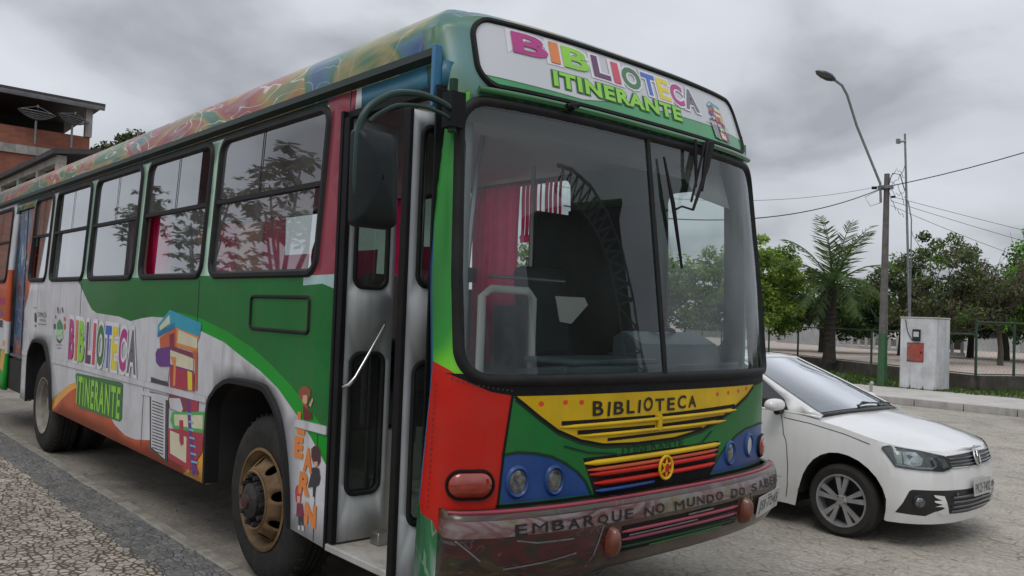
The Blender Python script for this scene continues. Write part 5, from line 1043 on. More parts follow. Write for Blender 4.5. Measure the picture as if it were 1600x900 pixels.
m.tube([cf(-.42+.84*i/20, .621-.006*cos(pi*(i-10)/20), .006) for i in range(21)], .006, 'chrome', 6); m.tube([cf(-.43+.86*i/20, .706+.008*cos(pi*(i-10)/20), .004) for i in range(21)], .0035, 'chrome', 6)
for z in (.295, .33, .365, .40): m.tube([cf(-.42+.84*i/20, z, .006) for i in range(21)], .008, 'car_dark', 6)
m.tube([cf(-.37, .425, .0), cf(-.37, .425, .01)], .012, 'lens_dark', 10); m.build('grille', car, ang=60)
ef = lambda u, v, d=.022: cf(u*.050, .664+v*.052, d)
m = MB(); m.tube([ef(cos(2*pi*i/32), sin(2*pi*i/32), .018) for i in range(32)], .007, 'chrome', 8, closed=True); m.add([ef(.95*cos(2*pi*i/24), .95*sin(2*pi*i/24), .012) for i in range(24)], [tuple(range(24))], 'car_dark')
m.tube([ef(-.42, .88), ef(0, .12), ef(.42, .88)], .0055, 'chrome', 6); m.tube([ef(-.88, .38), ef(-.45, -.82), ef(0, .0), ef(.45, -.82), ef(.88, .38)], .0055, 'chrome', 6); m.build('round_badge', car, ang=60)
m = MB(); p0 = cf(-.175, .395, .02); p1 = cf(.175, .395, .02); p0.x = p1.x = max(p0.x, p1.x)+.012; uu = p1-p0; vvv = Vector((-.008, 0, .125)); m.poly([p0, p1, p1+vvv, p0+vvv], (.006, 0, 0), 'plate')
text(m, 'PKD\u00b77402', (.06, .14, .94, .74), lambda u, v: p0+uu*u+vvv*v+Vector((.0072, 0, 0)), 'plate_ink', .015); m.build('number_plate', car, ang=30)
# mirror
for s in (-1, 1):
    m = MB(); c = Vector((CX-.56, CY+s*.84, .985)); L = []
    for k in range(9):
        a = -pi/2+pi*k/8; L.append([c+Vector((.062*sin(a), .115*cos(a)**.6*(lambda q: abs(q)**.7*(1 if q > 0 else -1))(cos(2*pi*i/16)) if cos(a) > .01 else 0, (.060 if sin(2*pi*i/16) > 0 else .045)*max(.0, cos(a))**.6*sin(2*pi*i/16))) for i in range(16)])
    m.add([p for l in L for p in l], [(k*16+i, k*16+(i+1) % 16, (k+1)*16+(i+1) % 16, (k+1)*16+i) for k in range(8) for i in range(16)], 'car_white'); m.tube([c+Vector((0, -s*.03, -.05)), c+Vector((0, -s*.15, -.055))], [.03, .022], 'car_black', 8); m.build('wing_mirror', car, ang=60)
def car_wheel(x, s):
    c = (CX+x, CY+s*.765, .287); tw = .19; m = MB(); R0 = .287; ri = .204
    m.lathe([(ri, 0), (ri+.01, -.006), (ri+.05, -.012), (R0-.03, -.006), (R0-.008, .012), (R0, .035), (R0, tw-.03), (R0-.02, tw), (ri, tw)], c, (0, -s, 0), 'tyre', 56)
    w = m.build('wheel', car, ang=40); m = MB(); C = Vector(c); Y = Vector((0, -s, 0))
    m.lathe([(ri+.004, -.002), (ri+.002, -.008), (ri-.010, -.006), (ri-.016, .02), (ri-.02, .06), (ri-.02, .12)], c, (0, -s, 0), 'alloy', 48)
    m.lathe([(ri-.02, .09), (.02, .09)], c, (0, -s, 0), 'car_black', 32)
    for k in range(5):
        for dd in (-.20, .20):
            a = 2*pi*k/5+.3; b = a+dd; p0_ = C+Vector((.035*cos(a+dd*.5), 0, .035*sin(a+dd*.5))); p1_ = C+Vector(((ri-.012)*cos(b), 0, (ri-.012)*sin(b))); d_ = (p1_-p0_).normalized(); sd_ = Vector((-d_.z, 0, d_.x))
            w0, w1 = .011, .021
            m.poly([p0_-sd_*w0-Y*.002, p0_+sd_*w0-Y*.002, p1_+sd_*w1-Y*-.004, p1_-sd_*w1-Y*-.004], Y*.022, 'alloy')
    m.lathe([(.048, .03), (.046, -.002), (.036, -.008), (.0, -.009)], c, (0, -s, 0), 'alloy', 24)
    for k in range(5): a = 2*pi*k/5+.9; p = C+Vector((.036*cos(a), 0, .036*sin(a))); m.tube([p-Y*.011, p], .006, 'car_black', 6)
    m.build('rim', w, ang=40)
for x in (0, -2.46):
    for s in (-1, 1): car_wheel(x, s)
for x in (0, -2.46):
    for s in (-1, 1):
        m = MB(); pr = [(CX+x+.362*cos(pi*i/16), .285+.375*sin(pi*i/16)) for i in range(17)]
        m.add([(a, CY+s*.785, b) for a, b in pr]+[(a, CY+s*.50, b) for a, b in pr], [(i, i+1, 18+i, 17+i) for i in range(16)], 'underbody'); m.build('wheel_arch', car, ang=50)
# ------------------------------------------------------------------ ground
def sheet(name, pts, z, mat, kind='structure'):
    m = MB(); m.add([(x, y, z) for x, y in pts], [tuple(range(len(pts)))], mat); return m.build(name, ang=0, kind=kind)
sheet('ground', [(-900, -900), (900, -900), (900, 900), (-900, 900)], -.02, 'court_sand')
sheet('road', [(-60, -.02), (40, -.02), (40, 16.35), (-60, 16.35)], 0, 'street')
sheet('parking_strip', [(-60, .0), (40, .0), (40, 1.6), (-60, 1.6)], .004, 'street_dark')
def wavy(y0, amp, x0, x1, st, seed):
    random.seed(seed); return [(x0+i*st, y0+random.uniform(-amp, amp)) for i in range(int((x1-x0)/st)+1)]
e1 = wavy(-.385, .018, -12, 8, .1, 5)
sheet('gutter_strip', [(-60, -.6), (40, -.6), (40, 0), (-60, 0)], .004, 'cobble_strip')
sheet('pavement', [(-60, -14), (40, -14), (40, -.385)] + e1[::-1] + [(-60, -.385)], .010, 'mosaic')
m = MB(); random.seed(8); x = -30.
while x < 12:
    l = random.uniform(.5, 1.1); dy = random.uniform(-.008, .008); m.box((x, -.045+dy, -.05), (x+l-.012, .045+dy, .014+random.uniform(-.003, .003)), 'kerb_stone'); x += l
m.build('kerb', kind='structure', bevel=.008)
# far pavement with kerb, verge and court
YK = lambda x: 16.30+.12*(x+2.5)
m = MB(); m.add([(-60, 16.0, .15), (40, 16.9, .15), (40, 20.5, .15), (-60, 19.0, .15)], [(0, 1, 2, 3)], 'paving'); 
m.build('far_pavement', kind='structure')
m = MB(); x = -60.; random.seed(4)
while x < 40:
    l = 1.0; y = 16.0+(x+60)*.009; m.box((x, y-.13, -.02), (x+l-.015, y+.0, .156), 'concrete'); x += l
m.build('far_kerb', kind='structure', bevel=.01)
m = MB(); m.add([(-60, 18.95, .152), (40, 19.9, .152), (40, 60, .152), (-60, 60, .152)], [(0, 1, 2, 3)], 'grass_soil'); m.build('verge', kind='structure')
WA = [(-40, 44), (-9.0, 24.03), (-4.18, 20.93), (-3.2, 21.35)][:3]
corner = Vector((-3.45, 21.15, 0)); dA = Vector((-4.82, 3.10, 0)).normalized(); dB = Vector((.47, 1.05, 0)).normalized()
wa_end = corner + dA*45; wb_end = corner + dB*40
m = MB(); m.add([corner+Vector((0, 0, .50)), wb_end+Vector((0, 0, .50)), Vector((-60, 90, .50)), wa_end+Vector((0, 0, .50))], [(0, 1, 2, 3)], 'court_sand'); m.build('sand_court', kind='structure')
def wallseg(m, a, b, th, z0, z1, mat):
    d = (b-a).normalized(); nrm = Vector((d.y, -d.x, 0))*th
    m.poly([a+Vector((0, 0, z0)), b+Vector((0, 0, z0)), b+nrm+Vector((0, 0, z0)), a+nrm+Vector((0, 0, z0))], (0, 0, z1-z0), mat)
m = MB(); wallseg(m, corner, wa_end, -.14, .1, .53, 'wall_dark'); wallseg(m, corner, wb_end, .14, .1, .53, 'wall_dark')
o = m.build('retaining_wall', label='low dark mossy retaining wall under the green mesh fence', cat='wall', bevel=.01)
# mesh fence
fence = thing('mesh_fence', tuple(corner), 'green wire mesh fence with slim posts standing on the low dark wall', 'fence')
def fpost(p, z1): m = MB(); m.tube([(p.x, p.y, .5), (p.x, p.y, z1)], .035, 'fence_green', 8); m.build('post', fence, ang=60)
fpost(corner+dA*.02, 2.0)
rail = MB(); mesh = MB()
def fseg(d, L, z1, step, mz):
    k = step
    while k < L: fpost(corner+d*k, z1); k += step
    rail.tube([corner+d*.0+Vector((0, 0, z1-.02)), corner+d*L+Vector((0, 0, z1-.02))], .022, 'fence_green', 6); rail.tube([corner+Vector((0, 0, .56)), corner+d*L+Vector((0, 0, .56))], .014, 'fence_green', 6)
    h = z1-.55; s = .14; n = int(L/s)
    for i in range(-int(h/s), n):
        for sg in (0, 1):
            a = corner+d*(i*s)+Vector((0, 0, .55)); b = a+d*h; 
            if sg: a, b = a+Vector((0, 0, h)), b-Vector((0, 0, h))
            else: b = b+Vector((0, 0, h))
            t0 = max(0, -i*s/h); 
            if t0 < 1:
                a2 = a.lerp(b, t0); mesh.add([a2, b, b+Vector((0, 0, .005)), a2+Vector((0, 0, .004))], [(0, 1, 2, 3)], 'fence_green')
fseg(dA, 26, 1.60, 2.35, 0); fseg(dB, 22, 1.93, 1.25, 0); rail.build('rail', fence); mesh.build('wire_mesh', fence, ang=0)
# grass tufts on the verge
random.seed(11); m = MB()
for _ in range(5200):
    x = random.uniform(-16, 1.5); y = random.uniform(19.35+.0095*(x+60)*.0, 24)
    p = Vector((x, y, 0)); q = p-corner
    if q.dot(Vector((dA.y, -dA.x, 0))*-1) > -.25 and x < corner.x: 
        pass
    nA = Vector((-dA.y, dA.x, 0)); 
    if (nA.dot(q) < .1) == (nA.dot(Vector((4.8, -2.3, 0))-corner) < 0) or x > corner.x:
        h = random.uniform(.03, .13); a = random.uniform(0, pi); w = .03; dx_, dy_ = cos(a)*w, sin(a)*w
        m.add([(x-dx_, y-dy_, .15), (x+dx_, y+dy_, .15), (x+random.uniform(-.03, .03), y+random.uniform(-.03, .03), .15+h)], [(0, 1, 2)], 'grass_blade')
m.build('grass', kind='stuff', ang=0)

# litter and loose grit on the road
random.seed(23); m = MB()
for _ in range(900):
    if random.random() < .35: x = random.uniform(-8, 4); y = 16.25+.009*(x+2)+abs(random.gauss(0, .25))*-1+.15
    else: x = random.uniform(-9, 4.5); y = random.uniform(-.4, 15.5)
    s_ = random.uniform(.006, .022); a = random.uniform(0, pi); z = .006 if y > 1.6 else .012
    m.add([(x+s_*cos(a+q)*(1 if i % 2 else .5), y+s_*sin(a+q)*(1 if i % 2 else .5), z+random.uniform(0, .006)) for i, q in enumerate((0, 1.5, 3.1, 4.6))], [(0, 1, 2, 3)], random.choice(['leaf_dry', 'bark_dark', 'bark', 'kerb_stone']))
m.build('leaf_litter', kind='stuff', ang=0)

# ------------------------------------------------------------------ street furniture on the right
t = thing('meter_pillar', (-4.24, 19.95, .15), 'white painted masonry pillar with electricity meter and red hatch', 'meter pillar')
m = MB(); m.box((-4.69, 19.48, .15), (-3.80, 20.36, 1.95), 'limewash'); m.build('pillar', t, bevel=.03)
m = MB(); m.box((-4.70, 19.47, 1.93), (-3.79, 20.37, 1.975), 'concrete'); m.build('cap', t, bevel=.015)
m = MB(); m.box((-4.49, 19.455, .86), (-4.10, 19.478, 1.30), 'meter_red'); m.box((-4.50, 19.463, .84), (-4.09, 19.474, 1.32), 'maroon'); m.box((-4.47, 19.447, 1.20), (-4.44, 19.456, 1.27), 'galv'); m.box((-4.47, 19.447, .90), (-4.44, 19.456, .97), 'galv'); m.box((-4.16, 19.445, 1.05), (-4.13, 19.456, 1.11), 'black'); m.build('hatch', t, bevel=.006)
m = MB(); m.box((-4.36, 19.43, 1.36), (-4.17, 19.478, 1.66), 'car_black'); m.box((-4.33, 19.425, 1.47), (-4.20, 19.432, 1.60), 'limewash'); m.build('meter', t, bevel=.008)
m = MB(); m.tube([(-4.55, 19.47, 1.9), (-4.5, 19.47, 1.6), (-4.38, 19.47, 1.38)], .010, 'wire', 6); m.build('cable', t)
pt = thing('utility_pole', (-5.19, 19.62, .15), 'tall concrete utility pole with green painted base', 'utility pole')
px_, py_ = -5.19, 19.62
m = MB(); m.tube([(px_, py_, .10), (px_+.02, py_-.02, 5.72)], [.122, .072], 'pole_concrete', 8); m.build('shaft', pt)
m = MB(); m.tube([(px_, py_, .12), (px_+.005, py_-.005, 1.52)], [.128, .116], 'pole_green', 8); m.build('painted_base', pt)
m = MB(); m.box((px_-.16, py_-.16, 5.32), (px_+.14, py_+.12, 5.40), 'galv'); m.tube([(px_-.2, py_-.1, 5.36), (px_-.32, py_-.16, 5.36)], .04, 'black', 8); m.tube([(px_+.14, py_, 5.1), (px_+.24, py_, 5.1)], .03, 'black', 8); m.build('cable_bracket', pt)
lt = thing('street_lamp', (px_-.1, py_-.15, 5.1), 'dark street lamp on a long slanting arm above the utility pole', 'street lamp')
m = MB(); arm = [(px_-.06, py_-.17, 4.95), (px_-.08, py_-.18, 5.45), (px_-.40, py_-.9, 6.9), (px_-.50, py_-1.25, 7.65), (px_-.56, py_-1.42, 7.88), (px_-.68, py_-1.66, 8.02)]; m.tube(arm, .034, 'galv', 8); m.build('arm', lt, ang=60)
m = MB(); a = Vector(arm[-1]); d = Vector((-.40, -.56, .25)).normalized(); sd_ = d.cross(Vector((0, 0, 1))).normalized(); un = sd_.cross(d)
L = []
for k, w, h in ((-.06, .04, .04), (.0, .09, .07), (.12, .16, .10), (.30, .17, .09), (.44, .11, .06), (.50, .03, .02)): L.append([a+d*k+sd_*w*cos(2*pi*i/12)+un*h*sin(2*pi*i/12) for i in range(12)])
m.add([p for l in L for p in l], [(k*12+i, k*12+(i+1) % 12, (k+1)*12+(i+1) % 12, (k+1)*12+i) for k in range(5) for i in range(12)], 'car_dark'); m.build('lamp_head', lt, ang=60)
tp = thing('service_mast', (-4.73, 20.0, 1.97), 'thin grey metal mast rising from the white meter pillar', 'mast')
m = MB(); m.tube([(-4.66, 19.95, 1.95), (-4.78, 19.72, 6.75)], [.035, .028], 'galv', 8); m.build('tube', tp)
m = MB(); m.tube([(-4.76, 19.72, 6.55), (-4.92, 19.65, 6.55)], .03, 'galv', 8); m.box((-4.96, 19.6, 6.50), (-4.88, 19.7, 6.62), 'galv'); m.build('insulator', tp)
m = MB(); m.tube([(-4.75, 19.72, 5.25), (-4.86, 19.68, 5.68), (-5.02, 19.6, 5.72), (-5.1, 19.56, 5.5)], .016, 'galv', 6); m.tube([(-4.62, 19.9, 2.1), (-4.60, 19.8, 4.5), (-4.66, 19.74, 4.95), (-4.75, 19.72, 5.1)], .016, 'galv', 6); m.build('conduit', tp, ang=60)
A_ = Vector((px_, py_-.05, 5.38))
def cable(name, a, b, sag, r, label, group=None):
    a, b = Vector(a), Vector(b); m = MB(); m.tube([a.lerp(b, i/24)-Vector((0, 0, sag*4*(i/24)*(1-i/24))) for i in range(25)], r, 'wire', 5); m.build(name, label=label, cat='cable', group=group)
cable('power_cable', A_, Vector((-4.5, 7, 3.4)), .5, .012, 'thick cable running left from the utility pole towards the bus roof')
cable('power_cable', A_+Vector((.1, 0, 0)), Vector((9.5, 22.2, 11.4)), .95, .013, 'thick cable rising right from the utility pole across the sky')
cable('power_cable', A_+Vector((0, 0, .05)), Vector((-5.5, 7.5, 3.9)), .35, .005, 'thin faint cable running left above the thick one')
random.seed(5)
for i, (b, lab) in enumerate((((10, 44, 1.9), 'upper thin cable sloping down right behind the mast'), ((9, 44, 1.6), 'middle thin cable sloping down right behind the mast'), ((3, 40, 2.6), 'lowest thin cable sloping down right behind the mast'))):
    cable('service_cable', A_+Vector((.1, .1, -.25-.12*i)), b, .5+.2*i, .006, lab)
m = MB()
for k in range(5):
    a = A_+Vector((.08, -.02, -.1+.05*k)); b = Vector((-4.76, 19.72, 4.6+.32*k)); m.tube([a.lerp(b, i/10)+Vector((0, 0, (.30 if k % 2 else -.15)*sin(pi*i/10)))+Vector((0, 0, .05*sin(i*2.3+k))) for i in range(11)], .007, 'wire', 5)
m.tube([A_+Vector((-.1, 0, -.05)), A_+Vector((-.5, -.1, -.25)), A_+Vector((-.35, -.1, -.5)), A_+Vector((-.12, 0, -.42))], .007, 'wire', 5)
m.build('loose_cables', label='tangle of thin loops of cable between the utility pole and the mast', cat='cable')
m = MB(); m.tube([(-4.41, 17.35, .15), (-4.41, 17.35, .33), (-4.38, 17.33, .37)], [.035, .045, .04], 'concrete', 8); m.tube([(-4.41, 17.30, .15), (-4.41, 17.30, .2)], .025, 'concrete', 6)
m.build('pavement_stub', label='small weathered stub standing at the edge of the far pavement', cat='stub')

# ------------------------------------------------------------------ plants
def leaves(m, clumps, n, size, mats, seed, flat=.5, long=1.6):
    rr = random.Random(seed); per = max(1, n//len(clumps))
    for c, rad in clumps:
        base = rr.choice(mats)
        for _ in range(per):
            while True:
                p = Vector((rr.uniform(-1, 1), rr.uniform(-1, 1), rr.uniform(-1, 1)))
                if .2 < p.length < 1: break
            q = Vector(c)+Vector((p.x*rad, p.y*rad, p.z*rad*.75)); s = size*rr.uniform(.6, 1.35)
            nrm = (Vector((rr.uniform(-1, 1), rr.uniform(-1, 1), rr.uniform(-.2, 1)))+p*.5).normalized(); a = nrm.orthogonal().normalized(); b = nrm.cross(a); th = rr.uniform(0, 2*pi); u = a*cos(th)+b*sin(th); v = nrm.cross(u)
            k = rr.choice(mats) if rr.random() < .35 else base
            m.add([q-u*s*long*.5, q+v*s*.42+nrm*s*.1, q+u*s*long*.5, q-v*s*.42+nrm*s*.1], [(0, 1, 2, 3)], k)
def tree(name, loc, label, crown, nclump, n, size, mats, seed, h0=1.5, cr=.45, trunk=.14, bark='bark', twigs=0, group=None, limbs=7, cat='tree'):
    rr = random.Random(seed); t = thing(name, loc, label, cat, group); L = Vector(loc)
    cl = []
    for (c, rx_, rz_) in crown:
        for _ in range(max(1, int(nclump*rx_*rx_*rz_/sum(q[1]*q[1]*q[2] for q in crown)))):
            while True:
                p = Vector((rr.uniform(-1, 1), rr.uniform(-1, 1), rr.uniform(-1, 1)))
                if .35 < p.length < 1: break
            cl.append((L+Vector(c)+Vector((p.x*rx_, p.y*rx_, p.z*rz_)), cr*rr.uniform(.6, 1.25)))
    m = MB(); top = L+Vector(crown[0][0]); fork = L+Vector((rr.uniform(-.1, .1), rr.uniform(-.1, .1), h0))
    m.tube([L, L.lerp(fork, .5)+Vector((.04, 0, 0)), fork, fork.lerp(top, .6)], [trunk*1.25, trunk, trunk*.85, trunk*.3], bark, 8)
    for c, r in rr.sample(cl, min(limbs, len(cl))): mid = fork.lerp(c, .5)+Vector((0, 0, -.15)); m.tube([fork, mid, c], [trunk*.5, trunk*.28, .01], bark, 6)
    for _ in range(twigs):
        c, r = rr.choice(cl); a = fork.lerp(c, rr.uniform(.4, .8)); pts = [a]
        d = (c-fork).normalized()
        for k in range(4): d = (d+Vector((rr.uniform(-.5, .5), rr.uniform(-.5, .5), rr.uniform(-.2, .5)))).normalized(); pts.append(pts[-1]+d*rr.uniform(.25, .5))
        m.tube(pts, [.022, .016, .012, .008, .004], bark, 5)
    m.build('trunk', t, ang=60); m = MB(); leaves(m, cl, n, size, mats, seed+1); m.build('crown', t, ang=0); return t
tree('leafy_tree', (-11.6, 23.9, .15), 'bright green leafy tree just right of the bus', [((0, 0, 3.2), 1.45, 1.45), ((.7, .6, 2.6), 1.0, .9), ((-.9, -.7, 3.0), 1.1, 1.2), ((.2, .2, 1.9), 1.3, .7)], 130, 16000, .085, ['leaf_bright', 'leaf_bright', 'leaf_mid'], 21, 1.5, .38, .10)
tree('leafy_tree', (-14.6, 22.0, .15), 'pale green tree seen through the bus windscreen and driver window', [((0, 0, 3.0), 1.6, 1.3), ((.9, .8, 2.6), 1.1, 1.0)], 70, 7000, .10, ['leaf_bright', 'leaf_mid'], 22, 1.4, .42, .12)
tree('leafy_tree', (-18.0, 20.5, .15), 'dense green tree half hidden behind the bus driver window', [((0, 0, 3.2), 1.9, 1.6)], 60, 6000, .11, ['leaf_mid', 'leaf_bright'], 23, 1.4, .5, .14)
tree('bushy_tree', (-7.4, 28.5, .5), 'dull brownish green tree with bare twigs behind the mast', [((0, 0, 3.1), 1.75, 1.45), ((1.2, 1.0, 2.5), 1.35, 1.1), ((-1.1, -1.0, 2.3), 1.1, .9), ((.2, .1, 1.7), 2.0, .6)], 110, 13000, .085, ['leaf_dull', 'leaf_dry', 'leaf_dark', 'leaf_mid'], 24, 1.0, .40, .14, 'bark', 60)
tree('bushy_tree', (-5.8, 30.0, .5), 'sparse tree of thin bare branches beside the brownish tree', [((0, 0, 2.9), 1.2, 1.0)], 22, 900, .09, ['leaf_dull', 'leaf_dry'], 25, 1.1, .35, .09, 'bark', 70)
tree('leafy_tree', (-5.9, 33.6, .5), 'vivid green tree at the right edge of the picture', [((.4, .5, 3.8), 1.2, 1.5), ((.0, 0, 2.8), 1.3, 1.1), ((1.2, 1.1, 2.6), 1.5, 1.3), ((-.5, -.4, 2.1), 1.0, .8)], 120, 15000, .10, ['leaf_vivid', 'leaf_vivid', 'leaf_mid', 'leaf_dark'], 26, 1.4, .48, .16)
tree('leafy_tree', (-7.6, 36.0, .5), 'dark tree low behind the mesh fence corner', [((0, 0, 2.2), 2.4, 1.2), ((2.2, 1.8, 2.0), 2.0, 1.1)], 70, 8000, .12, ['leaf_dark', 'leaf_mid'], 27, 1.2, .55, .16, 'bark_dark')
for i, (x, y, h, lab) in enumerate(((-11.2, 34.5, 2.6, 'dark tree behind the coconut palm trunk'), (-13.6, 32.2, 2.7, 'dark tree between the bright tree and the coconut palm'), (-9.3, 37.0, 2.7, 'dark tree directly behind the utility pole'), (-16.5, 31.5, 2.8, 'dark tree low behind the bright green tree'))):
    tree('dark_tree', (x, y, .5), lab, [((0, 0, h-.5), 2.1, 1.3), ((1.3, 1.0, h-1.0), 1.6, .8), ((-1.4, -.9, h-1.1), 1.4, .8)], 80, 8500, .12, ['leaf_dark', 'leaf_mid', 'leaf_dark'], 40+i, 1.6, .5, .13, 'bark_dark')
m = MB(); rr = random.Random(77); cl = []
for i in range(170):
    a = rr.uniform(0, 1); x = -60+a*75; y = 62-(x+60)*.06+rr.uniform(-3, 3); cl.append(((x, y, rr.uniform(.8, 3.6)*(1-.15*a)), rr.uniform(.9, 1.6)))
leaves(m, cl, 22000, .26, ['leaf_dark', 'leaf_mid', 'leaf_dark'], 78); m.build('distant_wood', kind='stuff', ang=0)
# coconut palm
def palm(loc, label, seed, h=2.45, r=1.52, nf=24):
    rr = random.Random(seed); t = thing('coconut_palm', loc, label, 'palm tree'); L = Vector(loc); top = L+Vector((.05, .05, h))
    m = MB(); m.tube([L+Vector((0, 0, -.05)), L+Vector((.02, 0, .4)), L+Vector((0, .02, h*.6)), top], [.24, .19, .16, .15], 'bark_dark', 12)
    for k in range(14): z = k/14*h; m.tube([L+Vector((0, 0, z)), L+Vector((0, 0, z+.05))], [.20, .19], 'bark_dark', 12)
    m.build('trunk', t, ang=60)
    for i in range(nf):
        az = 2*pi*i*.381966+rr.uniform(-.2, .2); el = R(82-i*(110/nf)+rr.uniform(-5, 5)); ln = r*rr.uniform(.9, 1.15)*(1.25 if el > .9 else 1.1)
        d = Vector((cos(az)*cos(el), sin(az)*cos(el), sin(el))); pts = [top+Vector((0, 0, .05))]; q = 18
        for k in range(q): d = (d+Vector((rr.uniform(-.02, .02), rr.uniform(-.02, .02), -.038-.055*k/q*(1.5 if el < .9 else .9)))).normalized(); pts.append(pts[-1]+d*ln*1.25/q)
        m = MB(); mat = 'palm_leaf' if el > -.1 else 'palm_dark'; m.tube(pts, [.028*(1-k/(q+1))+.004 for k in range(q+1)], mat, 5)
        for k in range(2, q+1):
            for sub in (0, .5):
                if rr.random() < .18: continue
                p = pts[k-1].lerp(pts[k], sub); ax_ = (pts[k]-pts[k-1]).normalized(); sv = ax_.cross(Vector((0, 0, 1)))
                if sv.length < .1: sv = Vector((1, 0, 0))
                sv.normalize(); ll = .50*sin(pi*(.12+.80*k/q))**.7*ln/1.5
                for sg in (-1, 1):
                    dv = (sv*sg*.75+ax_*.75+Vector((0, 0, rr.uniform(-.35, .1)))).normalized(); e_ = p+dv*ll+Vector((0, 0, -.10*ll)); w = ax_*.020; m.add([p-w, p+w, p.lerp(e_, .6)+w*.8+Vector((0, 0, .01)), e_, p.lerp(e_, .6)-w*.8], [(0, 1, 2, 3, 4)], mat)
        m.build('frond', t, ang=0)
palm((-9.15, 24.35, .5), 'coconut palm with a short dark trunk behind the mesh fence', 31)

# ------------------------------------------------------------------ far buildings right
def bld(name, loc, label, boxes, cat='building'):
    t = thing(name, loc, label, cat)
    for pn, lst in boxes:
        m = MB()
        for a, b, mat in lst: m.box(a, b, mat)
        m.build(pn, t)
    return t
m = MB()
for i in range(26): x = -24+i*.55; y = 46-i*.30; m.box((x, y, .5), (x+.12, y+.10, 1.35), 'white_wall')
m.box((-24, 46, .5), (-23.9, 46.1, .6), 'white_wall'); wallseg(m, Vector((-24, 46.1, 0)), Vector((-10, 38.4, 0)), .1, .5, .66, 'white_wall'); m.build('picket_fence', label='row of pale concrete pickets in the distance behind the palm', cat='fence', bevel=0)
m = MB(); wallseg(m, Vector((-34, 50, 0)), Vector((14, 58, 0)), .2, .4, .95, 'block_wall'); m.build('block_wall', label='long low grey block wall at the far side of the sand court', cat='wall')
bld('white_house', (-26, 52, .5), 'pale house behind the bright green tree beyond the fence', [('wall', [((-30, 50, .4), (-22, 56, 2.9), 'white_wall')]), ('roof', [((-30.4, 49.6, 2.9), (-21.6, 56.4, 3.1), 'metal_roof')]), ('window', [((-21.99, 51, 1.3), (-21.95, 52, 2.2), 'opening_dark')]), ('door', [((-21.99, 53.5, .5), (-21.95, 54.4, 2.4), 'opening_dark')])])
bld('white_house', (-15, 55, .5), 'pale grey house low between the palm and the utility pole', [('wall', [((-19, 52, .4), (-12, 58, 2.6), 'white_wall')]), ('roof', [((-19.3, 51.7, 2.6), (-11.7, 58.3, 2.75), 'metal_roof')]), ('door', [((-16, 51.95, .5), (-15.2, 51.99, 2.3), 'opening_dark')]), ('window', [((-14.2, 51.95, 1.3), (-13.2, 51.99, 2.1), 'opening_dark')])])
for i, (x, y, lab) in enumerate(((-10.4, 31.3, 'slim white pole behind the fence left of the utility pole'), (-19.3, 35.5, 'slim white pole behind the bright green tree'))):
    m = MB(); m.tube([(x, y, .45), (x, y, 2.7)], .06, 'white_wall', 8); m.build('white_post', label=lab, cat='post')

# ------------------------------------------------------------------ houses on the left
A = thing('veranda_building', (-24, 6, 0), 'dark roofed building with a pillared upper veranda rising behind the bus', 'building')
m = MB(); m.box((-31, 4.4, 0), (-18.15, 9, 4.95), 'brick'); m.box((-31, 2.9, 0), (-18.15, 4.4, 3.3), 'plaster'); m.build('wall', A)
m = MB(); m.poly([(-17.85, 2.75, 5.30), (-17.85, 6.5, 5.75), (-17.85, 9.3, 5.2), (-17.85, 9.3, 5.07), (-17.85, 6.5, 5.62), (-17.85, 2.75, 5.18)], (-13.4, 0, 0), 'roof_dark'); m.build('roof', A)
for x in (-18.15, -20.15, -22.45, -24.8, -27.2, -29.6): m = MB(); m.box((x-.12, 2.9, 3.3), (x+.10, 3.1, 5.0), 'plaster'); m.build('pillar', A)
m = MB(); m.box((-31, 2.9, 5.0), (-18.03, 3.1, 5.18), 'plaster'); m.build('beam', A)
m = MB(); m.box((-31, 4.38, 3.3), (-18.5, 4.395, 4.9), 'opening_dark'); m.build('painted_shade', A)  # near-black sheet: the veranda's shade is put into its colour
B = thing('brick_building', (-36, 4, 0), 'unplastered red brick building with an overhanging flat roof at the left edge', 'building')
m = MB(); m.box((-42, -6, 0), (-34.2, 7.8, 7.50), 'brick'); m.box((-42, -6, 7.85), (-34.2, 7.75, 8.60), 'brick'); m.build('wall', B)
m = MB(); m.box((-42, -6, 7.50), (-34.1, 7.8, 7.85), 'plaster'); m.build('floor_band', B)
m = MB(); m.box((-42, -6, 8.6), (-38, 7.6, 9.9), 'opening_dark'); m.build('painted_shade', B)  # near-black block, shade under the roof painted as its colour
m = MB(); m.poly([(-33.6, -6.5, 10.06), (-33.6, 8.15, 9.92), (-42, 8.15, 9.6), (-42, -6.5, 9.7)], (0, 0, .10), 'roof_dark'); m.poly([(-33.62, -6.5, 10.06), (-33.62, 8.15, 9.92), (-33.70, 8.15, 9.80), (-33.70, -6.5, 9.94)], (0, 0, -.06), 'metal_roof'); m.build('roof', B)
for y in (7.70, 1.5, -3): m = MB(); m.box((-34.4, y-.16, 8.6), (-34.1, y+.10, 9.95), 'concrete'); m.build('pillar', B)
m = MB(); m.box((-34.18, 3.6, 5.0), (-34.1, 4.5, 6.3), 'white_wall'); m.build('window', B)
